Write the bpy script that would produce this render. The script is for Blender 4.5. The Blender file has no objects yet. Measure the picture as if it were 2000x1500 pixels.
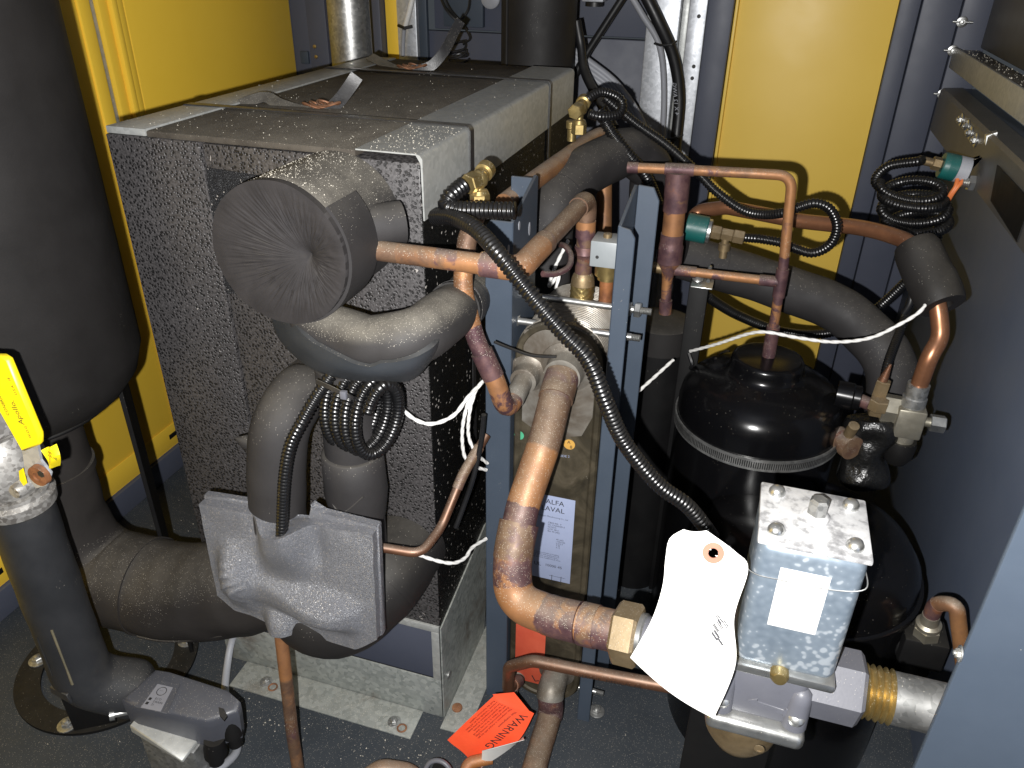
import bpy, bmesh, math, random
from mathutils import Vector, Matrix, noise
random.seed(7)
S = bpy.context.scene
COL = S.collection

# ------------------------------------------------------------------ camera, solved from the photograph's vanishing points
F = 1528.0
CX = Vector((0.95473042, 0.15840578, -0.25178844))      # world X in camera axes (right, down, forward)
CY = Vector((0.29712099, -0.46667076, 0.83302912))
CZ = Vector((0.01450345, -0.87020703, -0.49247272))
CAM = Vector((0.43790126, -0.99669489, 1.41454568))
cd = bpy.data.cameras.new('camera'); cam = bpy.data.objects.new('camera', cd); COL.objects.link(cam)
cd.sensor_width = 36.0; cd.lens = F / 2000 * 36.0; cd.clip_start = 0.01; cd.clip_end = 50
rot = Matrix(((CX[0], -CX[1], -CX[2]), (CY[0], -CY[1], -CY[2]), (CZ[0], -CZ[1], -CZ[2])))
cam.matrix_world = Matrix.Translation(CAM) @ rot.to_4x4()
S.camera = cam
S.render.resolution_x, S.render.resolution_y = 1024, 768

# ------------------------------------------------------------------ light: the flash beside the lens, and a very dim room
W = bpy.data.worlds.new('World'); S.world = W; W.use_nodes = True
W.node_tree.nodes['Background'].inputs[0].default_value = (0.80, 0.90, 1.0, 1)
W.node_tree.nodes['Background'].inputs[1].default_value = 0.06
def cam2world(x, y, z): return CAM + Vector((CX.dot(Vector((x, y, z))), CY.dot(Vector((x, y, z))), CZ.dot(Vector((x, y, z)))))
FLASH = 138.0
ld = bpy.data.lights.new('flash', 'POINT'); ld.energy = FLASH; ld.color = (1.0, 0.985, 0.965); ld.shadow_soft_size = 0.006
lo = bpy.data.objects.new('flash', ld); COL.objects.link(lo); lo.location = cam2world(-0.050, 0.036, 0.0)
vs = S.view_settings; vs.view_transform = 'Standard'; vs.look = 'None'; vs.exposure = 0.0; vs.gamma = 1.0
S.cycles.use_denoising = True
S.cycles.max_bounces = 6
S.cycles.sample_clamp_indirect = 4.0

# ------------------------------------------------------------------ helpers
def P(u, v, y=None, x=None, z=None):
    q = Vector(((u - 1000) / F, (v - 750) / F, 1.0))
    r = Vector((CX.dot(q), CY.dot(q), CZ.dot(q)))
    if x is not None: t = (x - CAM.x) / r.x
    elif y is not None: t = (y - CAM.y) / r.y
    else: t = (z - CAM.z) / r.z
    return CAM + r * t
def PP(*l): return [P(a[0], a[1], y=a[2]) for a in l]
V = Vector
WL = {}                                                 # world location of every thing and part
def props(o, label=None, cat=None, group=None, kind=None):
    if label: o['label'] = label
    if cat: o['category'] = cat
    if group: o['group'] = group
    if kind: o['kind'] = kind
    return o
def thing(name, label, cat, loc, group=None):
    o = bpy.data.objects.new(name, None); COL.objects.link(o); o.empty_display_size = 0.05
    o.location = loc; WL[o] = V(loc)
    return props(o, label, cat, group)
def link(name, bm, m, parent=None, label=None, cat=None, group=None, kind=None, smooth=True, sharp=40):
    bmesh.ops.recalc_face_normals(bm, faces=bm.faces)
    me = bpy.data.meshes.new(name)
    vs_ = [v.co for v in bm.verts]
    lo_ = V((min(c.x for c in vs_), min(c.y for c in vs_), min(c.z for c in vs_)))
    hi_ = V((max(c.x for c in vs_), max(c.y for c in vs_), max(c.z for c in vs_)))
    base = V(((lo_.x + hi_.x) / 2, (lo_.y + hi_.y) / 2, lo_.z))
    bm.transform(Matrix.Translation(-base))
    if smooth:
        for f in bm.faces: f.smooth = True
        a = math.radians(sharp)
        for e in bm.edges:
            if len(e.link_faces) == 2 and e.calc_face_angle(0) > a: e.smooth = False
    bm.to_mesh(me); bm.free()
    o = bpy.data.objects.new(name, me); COL.objects.link(o)
    if m: me.materials.append(m)
    WL[o] = base
    if parent: o.parent = parent; o.location = base - WL[parent]
    else: o.location = base
    return props(o, label, cat, group, kind)
def fil(pts, r=0.03, n=6):
    """polyline with rounded corners"""
    pts = [V(p) for p in pts]; out = [pts[0]]
    for i in range(1, len(pts) - 1):
        a, b, c = pts[i - 1], pts[i], pts[i + 1]
        rr = r[i - 1] if isinstance(r, (list, tuple)) else r
        d1, d2 = (a - b), (c - b); l1, l2 = d1.length, d2.length
        d1.normalize(); d2.normalize()
        ang = d1.angle(d2)
        if ang > 3.1: out.append(b); continue
        t = min(rr / math.tan(ang / 2), l1 * 0.49, l2 * 0.49)
        p0, p2 = b + d1 * t, b + d2 * t
        for k in range(n + 1):
            s = k / n
            out.append(p0 * (1 - s) ** 2 + b * 2 * s * (1 - s) + p2 * s * s)
    out.append(pts[-1]); return out
def spl(pts, n=8, closed=False):
    pts = [V(p) for p in pts]; out = []; N = len(pts)
    g = (lambda i: pts[i % N]) if closed else (lambda i: pts[max(0, min(N - 1, i))])
    for i in range(N if closed else N - 1):
        p0, p1, p2, p3 = g(i - 1), g(i), g(i + 1), g(i + 2)
        for k in range(n):
            t = k / n
            out.append(0.5 * ((2 * p1) + (p2 - p0) * t + (2 * p0 - 5 * p1 + 4 * p2 - p3) * t * t + (3 * p1 - p0 - 3 * p2 + p3) * t ** 3))
    if not closed: out.append(pts[-1])
    return out
def arclen(p):
    s = [0.0]
    for i in range(1, len(p)): s.append(s[-1] + (p[i] - p[i - 1]).length)
    return s
def resample(p, step):
    s = arclen(p); L = s[-1]; n = max(2, int(round(L / step))); out = []; j = 0
    for k in range(n + 1):
        d = L * k / n
        while j < len(p) - 2 and s[j + 1] < d: j += 1
        l = s[j + 1] - s[j]; t = (d - s[j]) / l if l > 1e-9 else 0
        out.append(p[j].lerp(p[j + 1], min(1, max(0, t))))
    return out
def sub(p, d0, d1, step=0.006):
    """piece of a path between two distances along it (negative counts from the end)"""
    s = arclen(p); L = s[-1]
    if d0 < 0: d0 += L
    if d1 <= 0: d1 += L
    n = max(1, int((d1 - d0) / step)); out = []
    for k in range(n + 1):
        d = d0 + (d1 - d0) * k / n; j = 0
        while j < len(p) - 2 and s[j + 1] < d: j += 1
        l = s[j + 1] - s[j]; out.append(p[j].lerp(p[j + 1], min(1, max(0, (d - s[j]) / l if l > 1e-9 else 0))))
    return out
def frames(p):
    n = len(p); T = []
    for i in range(n):
        t = p[min(n - 1, i + 1)] - p[max(0, i - 1)]
        T.append(t.normalized() if t.length > 1e-9 else V((0, 0, 1)))
    up = V((0, 0, 1)) if abs(T[0].z) < 0.9 else V((1, 0, 0))
    N = [(up - T[0] * up.dot(T[0])).normalized()]
    for i in range(1, n):
        q = N[-1] - T[i] * N[-1].dot(T[i])
        N.append(q.normalized() if q.length > 1e-9 else N[-1])
    return T, N
def add_tube(bm, p, r, seg=14, caps=True, hollow=0.0, wob=0.0):
    T, N = frames(p); rings = []
    for i, c in enumerate(p):
        b = T[i].cross(N[i]); rr = r[i] if isinstance(r, (list, tuple)) else (r(i / (len(p) - 1)) if callable(r) else r)
        ring = []
        for k in range(seg):
            a = 2 * math.pi * k / seg
            d = N[i] * math.cos(a) + b * math.sin(a)
            q = rr
            if wob: q = rr * (1 + wob * noise.noise((c + d * rr) * 22.0))
            ring.append(bm.verts.new(c + d * q))
        rings.append(ring)
    for i in range(len(rings) - 1):
        for k in range(seg):
            bm.faces.new((rings[i][k], rings[i][(k + 1) % seg], rings[i + 1][(k + 1) % seg], rings[i + 1][k]))
    if caps:
        for i, s in ((0, 1), (-1, -1)):
            if hollow:
                c = p[i]; inner = [bm.verts.new(c + (v.co - c) * hollow) for v in rings[i]]
                deep = [bm.verts.new(v.co + T[i] * s * 0.03) for v in inner]
                for k in range(seg):
                    k2 = (k + 1) % seg
                    bm.faces.new((rings[i][k], rings[i][k2], inner[k2], inner[k]))
                    bm.faces.new((inner[k], inner[k2], deep[k2], deep[k]))
                bm.faces.new(deep)
            else:
                bm.faces.new(rings[i])
    return bm
def tube(name, p, r, m, parent=None, seg=14, wob=0.0, hollow=0.0, sharp=50, **k):
    return link(name, add_tube(bmesh.new(), p, r, seg, True, hollow, wob), m, parent, sharp=sharp, **k)
def conduit_bm(p, r, pitch=0.0062, seg=10, bm=None):
    q = resample(p, pitch / 4); prof = (1.0, 0.985, 0.82, 0.84)
    return add_tube(bm or bmesh.new(), q, [r * prof[i % 4] for i in range(len(q))], seg)
def conduit(name, p, r, parent=None, m=None, **k):
    return link(name, conduit_bm(p, r), m or MT['conduit'], parent, sharp=120, **k)
def twist(bm, p, r, pitch=0.03, phase=0.0):
    q = resample(p, 0.004); T, N = frames(q); s = 0; out = [[], []]
    for i, c in enumerate(q):
        b = T[i].cross(N[i]); a = 2 * math.pi * (i * 0.004) / pitch + phase
        for j in (0, 1):
            out[j].append(c + (N[i] * math.cos(a + j * math.pi) + b * math.sin(a + j * math.pi)) * r * 0.24)
    for o in out: add_tube(bm, o, r * 0.74, 8)
    return bm
def add_box(bm, lo, hi, bev=0.0, seg=2, mat=None):
    lo, hi = V(lo), V(hi); g = bmesh.ops.create_cube(bm, size=1.0); vs_ = g['verts']
    for v in vs_: v.co = V((lo[i] + (hi[i] - lo[i]) * (v.co[i] + 0.5) for i in range(3)))
    if bev:
        es = list({e for v in vs_ for e in v.link_edges})
        r = bmesh.ops.bevel(bm, geom=es, offset=bev, segments=seg, profile=0.5, affect='EDGES'); 
    return bm
def box(name, lo, hi, m, parent=None, bev=0.003, **k): return link(name, add_box(bmesh.new(), lo, hi, bev), m, parent, sharp=30, **k)
def prism(bm, poly, d, bev=0.0):
    """closed 3D polygon extruded along vector d"""
    a = [bm.verts.new(V(p)) for p in poly]; b = [bm.verts.new(V(p) + V(d)) for p in poly]; n = len(a)
    fs = [bm.faces.new(a), bm.faces.new(b[::-1])]
    for i in range(n): fs.append(bm.faces.new((a[i], b[i], b[(i + 1) % n], a[(i + 1) % n])))
    if bev: bmesh.ops.bevel(bm, geom=list({e for f in fs for e in f.edges}), offset=bev, segments=1, affect='EDGES')
    return bm
def axes(d):
    d = V(d).normalized(); u = V((0, 0, 1)) if abs(d.z) < 0.9 else V((1, 0, 0))
    x = (u - d * u.dot(d)).normalized(); return x, d.cross(x), d
def add_lathe(bm, o, d, prof, seg=24, rot0=0.0):
    """prof: (distance along d, radius)"""
    x, y, d = axes(d); o = V(o); rings = []
    for h, r in prof:
        if r < 1e-6: rings.append([bm.verts.new(o + d * h)])
        else: rings.append([bm.verts.new(o + d * h + (x * math.cos(rot0 + 2 * math.pi * k / seg) + y * math.sin(rot0 + 2 * math.pi * k / seg)) * r) for k in range(seg)])
    for a, b in zip(rings, rings[1:]):
        for k in range(seg):
            k2 = (k + 1) % seg
            if len(a) == 1 and len(b) == 1: continue
            if len(a) == 1: bm.faces.new((a[0], b[k], b[k2]))
            elif len(b) == 1: bm.faces.new((a[k], b[0], a[k2]))
            else: bm.faces.new((a[k], a[k2], b[k2], b[k]))
    for r in (rings[0], rings[-1]):
        if len(r) > 1: bm.faces.new(r)
    return bm
def lathe(name, o, d, prof, m, parent=None, seg=24, **k): return link(name, add_lathe(bmesh.new(), o, d, prof, seg), m, parent, **k)
def hexa(name, o, d, h, r, m, parent=None, ch=0.0015, **k):
    return link(name, add_lathe(bmesh.new(), o, d, [(0, r - ch), (ch, r), (h - ch, r), (h, r - ch)], 6, 0.3), m, parent, sharp=25, **k)
def bolt(parent, o, d, r, m, washer=True):
    bm = bmesh.new(); h0 = 0
    if washer: add_lathe(bm, o, d, [(0, r * 1.7), (r * 0.22, r * 1.7), (r * 0.3, r * 1.55), (r * 0.3, 0.0)], 16); h0 = r * 0.3
    x, y, z = axes(d)
    add_lathe(bm, V(o) + z * h0, d, [(0, r), (r * 0.55, r), (r * 0.7, r * 0.85), (r * 0.7, 0)], 6, random.random())
    add_lathe(bm, V(o) + z * (h0 + r * 0.7), d, [(0, r * .5), (r * 0.28, r * 0.5), (r * 0.33, r * 0.4), (r * .33, 0)], 10)
    return link('bolt', bm, m, parent, sharp=30)
def thread(name, p0, p1, r, m, parent=None, pitch=0.0035, seg=12):
    q = resample([V(p0), V(p1)], pitch / 2)
    return link(name, add_tube(bmesh.new(), q, [r * (1.0 if i % 2 else 0.86) for i in range(len(q))], seg), m, parent, sharp=30)
def sheet(bm, rows, th=0.0008):
    """grid of points given a thickness along its own normals"""
    n, m = len(rows), len(rows[0]); A = []; B = []
    for i in range(n):
        a, b = [], []
        for j in range(m):
            du = rows[i][min(m - 1, j + 1)] - rows[i][max(0, j - 1)]; dv = rows[min(n - 1, i + 1)][j] - rows[max(0, i - 1)][j]
            nn = du.cross(dv); nn = nn.normalized() if nn.length > 1e-12 else V((0, -1, 0))
            a.append(bm.verts.new(rows[i][j] + nn * th / 2)); b.append(bm.verts.new(rows[i][j] - nn * th / 2))
        A.append(a); B.append(b)
    for i in range(n - 1):
        for j in range(m - 1):
            bm.faces.new((A[i][j], A[i][j + 1], A[i + 1][j + 1], A[i + 1][j])); bm.faces.new((B[i][j], B[i + 1][j], B[i + 1][j + 1], B[i][j + 1]))
    for i in range(n - 1):
        for j in (0, m - 1): bm.faces.new((A[i][j], A[i + 1][j], B[i + 1][j], B[i][j]))
    for j in range(m - 1):
        for i in (0, n - 1): bm.faces.new((A[i][j], B[i][j], B[i][j + 1], A[i][j + 1]))
    return bm
def rail(pts, n): return resample(spl(pts, 10), 1e9) if n < 2 else [x for x in _rs(spl(pts, 10), n)]
def _rs(p, n):
    s = arclen(p); L = s[-1]; out = []; j = 0
    for k in range(n):
        d = L * k / (n - 1)
        while j < len(p) - 2 and s[j + 1] < d: j += 1
        l = s[j + 1] - s[j]; out.append(p[j].lerp(p[j + 1], min(1, max(0, (d - s[j]) / l if l > 1e-9 else 0))))
    return out
def loft(bm, L, R, n=20, m=14, th=0.0008, wave=None):
    a, b = rail(L, n), rail(R, n); rows = []
    for i in range(n):
        row = []
        for j in range(m):
            t = j / (m - 1); q = a[i].lerp(b[i], t)
            if wave: q = q + wave(i / (n - 1), t)
            row.append(q)
        rows.append(row)
    return sheet(bm, rows, th)
def text(name, s, size, o, u, v, m, parent, align='LEFT', space=1.0):
    c = bpy.data.curves.new('lettering', 'FONT'); c.body = s; c.size = size; c.align_x = align; c.space_line = space; c.resolution_u = 2; c.extrude = 0.0
    t = bpy.data.objects.new('lettering', c); COL.objects.link(t)
    bpy.context.view_layer.update()
    me = bpy.data.meshes.new_from_object(t.evaluated_get(bpy.context.evaluated_depsgraph_get()))
    bpy.data.objects.remove(t)
    bm = bmesh.new(); bm.from_mesh(me); bpy.data.meshes.remove(me)
    u, v = V(u).normalized(), V(v).normalized(); o = V(o)
    for w in bm.verts: w.co = o + u * w.co.x + v * w.co.y
    return link(name, bm, m, parent, smooth=False) if len(bm.verts) else bm.free()

# ------------------------------------------------------------------ materials
def nt(name):
    m = bpy.data.materials.new(name); m.use_nodes = True
    t = m.node_tree; b = t.nodes['Principled BSDF']; return m, t, b
def N_(t, k, **kw):
    n = t.nodes.new(k)
    for a, v in kw.items():
        if a.startswith('i_'):
            key = a[2:]; n.inputs[int(key) if key.isdigit() else key.replace('_', ' ')].default_value = v
        else: setattr(n, a, v)
    return n
def ramp(t, fac, stops, mode='LINEAR'):
    r = t.nodes.new('ShaderNodeValToRGB'); r.color_ramp.interpolation = mode; e = r.color_ramp.elements
    while len(e) < len(stops): e.new(0.5)
    for i, (p, c) in enumerate(stops): e[i].position = p; e[i].color = (*c, 1) if len(c) == 3 else c
    t.links.new(fac, r.inputs[0]); return r.outputs[0]
def pos(t): return t.nodes.new('ShaderNodeNewGeometry').outputs['Position']
def ns(t, scale, detail=4, rough=0.6, dist=0.0, vec=None):
    n = N_(t, 'ShaderNodeTexNoise'); n.inputs['Scale'].default_value = scale; n.inputs['Detail'].default_value = detail
    n.inputs['Roughness'].default_value = rough; n.inputs['Distortion'].default_value = dist
    t.links.new(vec or pos(t), n.inputs['Vector']); return n.outputs['Fac']
def vor(t, scale, feature='F1', out='Distance', vec=None):
    n = N_(t, 'ShaderNodeTexVoronoi', feature=feature); n.inputs['Scale'].default_value = scale
    t.links.new(vec or pos(t), n.inputs['Vector']); return n.outputs[out]
def mth(t, op, a, b=None, c=None):
    n = N_(t, 'ShaderNodeMath', operation=op)
    for i, v in enumerate((a, b, c)):
        if v is None: continue
        if isinstance(v, (int, float)): n.inputs[i].default_value = v
        else: t.links.new(v, n.inputs[i])
    return n.outputs[0]
def mix(t, f, a, b):
    n = N_(t, 'ShaderNodeMix', data_type='RGBA')
    for k, v in ((0, f), (6, a), (7, b)):
        if isinstance(v, (int, float)): n.inputs[k].default_value = v
        elif isinstance(v, tuple): n.inputs[k].default_value = (*v, 1)
        else: t.links.new(v, n.inputs[k])
    return n.outputs[2]
def upness(t, a=0.25, b=0.9):
    g = t.nodes.new('ShaderNodeNewGeometry'); s = N_(t, 'ShaderNodeSeparateXYZ'); t.links.new(g.outputs['Normal'], s.inputs[0])
    r = N_(t, 'ShaderNodeMapRange', interpolation_type='SMOOTHSTEP'); r.inputs[1].default_value = a; r.inputs[2].default_value = b
    t.links.new(s.outputs[2], r.inputs[0]); return r.outputs[0]
def specks(t, scale, keep, size):
    """sparse grains: voronoi cells picked by their random colour"""
    n = N_(t, 'ShaderNodeTexVoronoi'); n.inputs['Scale'].default_value = scale; t.links.new(pos(t), n.inputs['Vector'])
    s = N_(t, 'ShaderNodeSeparateColor'); t.links.new(n.outputs['Color'], s.inputs[0])
    return mth(t, 'MULTIPLY', mth(t, 'LESS_THAN', n.outputs['Distance'], size), mth(t, 'LESS_THAN', s.outputs[0], keep))
def bump(t, b, h, strength, dist=0.001):
    n = N_(t, 'ShaderNodeBump'); n.inputs['Strength'].default_value = strength; n.inputs['Distance'].default_value = dist
    t.links.new(h, n.inputs['Height']); t.links.new(n.outputs[0], b.inputs['Normal'])
def mat(name, stops, scale=8, rough=(0.5, 0.6), metal=0.0, bmp=None, dust=0.0, grains=0.0, spec=0.5, detail=5, dist=0.0, coat=0.0, stretch=None, dustcol=(0.30, 0.275, 0.225), metal_by=False):
    m, t, b = nt(name)
    vec = None
    if stretch:
        mp = N_(t, 'ShaderNodeMapping'); mp.inputs['Scale'].default_value = stretch; t.links.new(pos(t), mp.inputs[0]); vec = mp.outputs[0]
    f = ns(t, scale, detail, 0.62, dist, vec); c = ramp(t, f, stops)
    met = None
    if dust:
        u = upness(t); d = mth(t, 'MULTIPLY', u, mth(t, 'MULTIPLY', ns(t, 30, 5, 0.7), dust * 1.7))
        d = mth(t, 'MINIMUM', d, 1.0)
        c = mix(t, d, c, dustcol)
        if metal: met = mth(t, 'MULTIPLY', mth(t, 'SUBTRACT', 1.0, d), metal)
    if grains:
        g = mth(t, 'MULTIPLY', specks(t, 900, 0.10 * grains, 0.38), mth(t, 'ADD', mth(t, 'MULTIPLY', upness(t, -0.1, 0.8), 0.42), ns(t, 9, 3)))
        g = mth(t, 'GREATER_THAN', g, 0.66)
        c = mix(t, mth(t, 'MULTIPLY', g, 0.7), c, (0.50, 0.46, 0.39))
        if metal: met = mth(t, 'MULTIPLY', met if met is not None else metal, mth(t, 'SUBTRACT', 1.0, g))
    t.links.new(c, b.inputs['Base Color'])
    if met is not None: t.links.new(met, b.inputs['Metallic'])
    else: b.inputs['Metallic'].default_value = metal
    r = N_(t, 'ShaderNodeMapRange'); r.inputs[3].default_value = rough[0]; r.inputs[4].default_value = rough[1]
    r.inputs[1].default_value = 0.3; r.inputs[2].default_value = 0.7
    t.links.new(ns(t, scale * 2.3, 4, 0.6), r.inputs[0]); t.links.new(r.outputs[0], b.inputs['Roughness'])
    b.inputs['Specular IOR Level'].default_value = spec; b.inputs['Coat Weight'].default_value = coat; b.inputs['Coat Roughness'].default_value = 0.1
    if bmp: bump(t, b, ns(t, bmp[0], 4, 0.6), bmp[1], bmp[2] if len(bmp) > 2 else 0.001)
    return m
MT = {}
MT['rubber'] = mat('rubber_foam_insulation', [(0.25, (0.0185, 0.0172, 0.0178)), (0.75, (0.0315, 0.0295, 0.0300))], 9, (0.6, 0.75), 0, (420, 0.25, 0.0006), 0.12, 0.25, 0.35)
MT['rubber_plain'] = mat('wrinkled_rubber_foam', [(0.25, (0.0165, 0.0150, 0.0154)), (0.75, (0.029, 0.0265, 0.027))], 30, (0.72, 0.85), 0, (420, 0.3, 0.0006), 0.06, 0.0, 0.22)
MT['rubber_dusty'] = mat('dusty_rubber_foam', [(0.25, (0.0200, 0.0188, 0.0192)), (0.75, (0.033, 0.031, 0.0312))], 9, (0.6, 0.75), 0, (420, 0.25, 0.0006), 0.42, 1.2, 0.35)
MT['rubber_dark'] = mat('dark_rubber_foam', [(0.25, (0.0095, 0.0086, 0.0084)), (0.75, (0.018, 0.0165, 0.016))], 7, (0.55, 0.7), 0, (420, 0.25, 0.0006), 0.10, 0.1, 0.35)
MT['rubber_brown'] = mat('browned_rubber_foam', [(0.2, (0.0125, 0.0110, 0.0105)), (0.5, (0.0225, 0.0200, 0.0188)), (0.8, (0.034, 0.030, 0.0275))], 5, (0.65, 0.8), 0, (300, 0.25, 0.0006), 0.14, 0.5, 0.25)
MT['inner_rubber'] = mat('smooth_inner_foam', [(0.3, (0.022, 0.026, 0.032)), (0.7, (0.034, 0.038, 0.044))], 9, (0.45, 0.6), 0, None, 0.1, 0.3)
MT['blue'] = mat('blue_grey_powder_coat', [(0.3, (0.042, 0.056, 0.078)), (0.7, (0.053, 0.069, 0.094))], 6, (0.42, 0.5), 0, (900, 0.15, 0.0004), 0.15, 0.15, 0.4)
MT['blue_dark'] = mat('dark_blue_powder_coat', [(0.3, (0.062, 0.070, 0.098)), (0.7, (0.075, 0.083, 0.114))], 4, (0.42, 0.52), 0, (900, 0.15, 0.0004), 0.1, 0.0, 0.4)
MT['slate'] = mat('slate_blue_wall_paint', [(0.3, (0.105, 0.130, 0.188)), (0.7, (0.125, 0.153, 0.215))], 3, (0.4, 0.5), 0, (900, 0.15, 0.0004), 0.1, 0.0, 0.5)
MT['grey_dark'] = mat('dark_grey_steel_panel', [(0.3, (0.100, 0.098, 0.096)), (0.7, (0.125, 0.122, 0.116))], 3, (0.4, 0.5), 0.2, (900, 0.12, 0.0004), 0.15, 0.4, 0.4)
MT['yellow'] = mat('yellow_powder_coat', [(0.3, (0.87, 0.565, 0.050)), (0.7, (0.91, 0.60, 0.060))], 3, (0.4, 0.5), 0, (700, 0.22, 0.0004), 0, 0, 0.4)
MT['yellow_pale'] = mat('pale_yellow_powder_coat', [(0.3, (0.81, 0.545, 0.088)), (0.7, (0.85, 0.58, 0.104))], 3, (0.4, 0.5), 0, (700, 0.22, 0.0004), 0, 0, 0.45)
MT['floor'] = mat('dusty_dark_floor_paint', [(0.2, (0.017, 0.023, 0.031)), (0.5, (0.028, 0.035, 0.044)), (0.70, (0.036, 0.042, 0.049)), (0.84, (0.060, 0.050, 0.040))], 5, (0.5, 0.75), 0, (200, 0.2, 0.0008), 0.035, 0.6, 0.35, 8)
MT['black'] = mat('gloss_black_enamel', [(0.3, (0.0025, 0.0025, 0.003)), (0.7, (0.0042, 0.0042, 0.0048))], 5, (0.17, 0.25), 0, (60, 0.05, 0.001), 0.004, 0.03, 0.4)
MT['black_matt'] = mat('matt_black_paint', [(0.3, (0.0035, 0.0035, 0.004)), (0.7, (0.007, 0.0068, 0.0068))], 7, (0.5, 0.65), 0, (200, 0.15, 0.0006), 0.05, 0.1, 0.25)
MT['mastic'] = mat('wrinkled_black_mastic_tape', [(0.3, (0.004, 0.004, 0.004)), (0.7, (0.010, 0.010, 0.010))], 30, (0.22, 0.4), 0, (42, 0.8, 0.006), 0, 0, 0.5)
MT['conduit'] = mat('black_plastic_conduit', [(0.3, (0.0035, 0.0035, 0.004)), (0.7, (0.006, 0.006, 0.0065))], 10, (0.24, 0.36), 0, None, 0.03, 0.08, 0.65)
MT['cable'] = mat('black_cable_jacket', [(0.3, (0.007, 0.007, 0.008)), (0.7, (0.012, 0.012, 0.013))], 10, (0.35, 0.5), 0, None, 0.1, 0.0)
MT['greycable'] = mat('grey_cable_jacket', [(0.3, (0.27, 0.28, 0.31)), (0.7, (0.33, 0.34, 0.37))], 10, (0.45, 0.55))
MT['white'] = mat('white_wire_jacket', [(0.3, (0.68, 0.67, 0.64)), (0.7, (0.80, 0.79, 0.77))], 20, (0.4, 0.5), 0, None, 0.1)
MT['paper'] = mat('white_card', [(0.3, (0.78, 0.77, 0.73)), (0.7, (0.84, 0.83, 0.80))], 12, (0.7, 0.8), 0, (300, 0.1, 0.0004))
MT['copper'] = mat('tarnished_copper', [(0.25, (0.085, 0.036, 0.030)), (0.40, (0.22, 0.090, 0.042)), (0.55, (0.37, 0.150, 0.060)), (0.70, (0.25, 0.110, 0.052)), (0.8, (0.13, 0.06, 0.05))], 20, (0.38, 0.56), 0.5, (90, 0.08, 0.0006), 0.35, 0.6, 0.5)
MT['copper_clean'] = mat('clean_brown_copper', [(0.25, (0.17, 0.075, 0.045)), (0.5, (0.34, 0.155, 0.080)), (0.8, (0.22, 0.095, 0.05))], 11, (0.28, 0.42), 0.7, None, 0.12, 0.15)
MT['copper_brown'] = mat('dull_brown_copper', [(0.3, (0.13, 0.060, 0.036)), (0.6, (0.20, 0.096, 0.055)), (0.8, (0.11, 0.052, 0.035))], 12, (0.4, 0.55), 0.7, (90, 0.1, 0.0006), 0.35, 0.5)
MT['copper_dusty'] = mat('dust_covered_copper', [(0.25, (0.12, 0.060, 0.036)), (0.45, (0.22, 0.110, 0.055)), (0.60, (0.31, 0.150, 0.062)), (0.8, (0.15, 0.075, 0.045))], 14, (0.5, 0.66), 0.4, (120, 0.15, 0.0007), 0.55, 1.3)
MT['copper_orange'] = mat('orange_heated_copper', [(0.22, (0.13, 0.055, 0.035)), (0.42, (0.36, 0.135, 0.045)), (0.62, (0.46, 0.18, 0.052)), (0.8, (0.25, 0.095, 0.04))], 20, (0.45, 0.62), 0.4, (150, 0.1, 0.0006), 0.25, 0.8)
MT['copper_burnt'] = mat('purple_burnt_copper', [(0.22, (0.040, 0.022, 0.026)), (0.42, (0.085, 0.042, 0.047)), (0.56, (0.145, 0.075, 0.066)), (0.68, (0.26, 0.105, 0.05)), (0.85, (0.12, 0.045, 0.05))], 24, (0.42, 0.65), 0.4, (120, 0.2, 0.0008), 0.3, 0.7)
MT['copper_tan'] = mat('tan_copper', [(0.25, (0.26, 0.120, 0.050)), (0.5, (0.40, 0.190, 0.072)), (0.8, (0.33, 0.145, 0.055))], 11, (0.45, 0.6), 0.4, (150, 0.1, 0.0006), 0.2, 0.9)
MT['copper_mottled'] = mat('mottled_brown_copper', [(0.22, (0.060, 0.030, 0.026)), (0.40, (0.125, 0.070, 0.045)), (0.52, (0.17, 0.105, 0.062)), (0.64, (0.105, 0.052, 0.046)), (0.8, (0.24, 0.120, 0.060))], 30, (0.5, 0.68), 0.3, (140, 0.25, 0.0008), 0.35, 1.6, 0.5, 7)
MT['brass'] = mat('brass', [(0.3, (0.40, 0.29, 0.11)), (0.7, (0.56, 0.43, 0.19))], 30, (0.28, 0.42), 0.9, (200, 0.1, 0.0005), 0.15, 0.8)
MT['brass_dull'] = mat('dull_cast_bronze', [(0.25, (0.16, 0.115, 0.060)), (0.5, (0.26, 0.19, 0.105)), (0.75, (0.36, 0.27, 0.16))], 22, (0.45, 0.6), 0.7, (160, 0.25, 0.0008), 0.2, 0.8)
MT['nickel'] = mat('dull_nickel_brass', [(0.3, (0.30, 0.28, 0.22)), (0.7, (0.44, 0.41, 0.34))], 20, (0.35, 0.5), 0.8, (200, 0.1, 0.0005), 0.1, 0.2)
MT['zinc'] = mat('bright_zinc_plating', [(0.3, (0.50, 0.51, 0.50)), (0.7, (0.68, 0.68, 0.66))], 20, (0.25, 0.4), 0.95, None, 0.15, 0.2)
MT['steel_dirty'] = mat('stained_stainless_steel', [(0.25, (0.06, 0.046, 0.032)), (0.42, (0.13, 0.110, 0.088)), (0.58, (0.21, 0.195, 0.170)), (0.8, (0.36, 0.345, 0.32))], 14, (0.35, 0.6), 0.45, (110, 0.12, 0.0008), 0.3, 0.7, 0.5, 6, 0.6)
MT['steel_brown'] = mat('heat_browned_steel', [(0.25, (0.022, 0.018, 0.012)), (0.45, (0.046, 0.038, 0.024)), (0.6, (0.085, 0.070, 0.046)), (0.8, (0.17, 0.145, 0.115))], 13, (0.4, 0.6), 0.35, (110, 0.12, 0.0008), 0.2, 0.5, 0.5, 8, 1.2)
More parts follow.
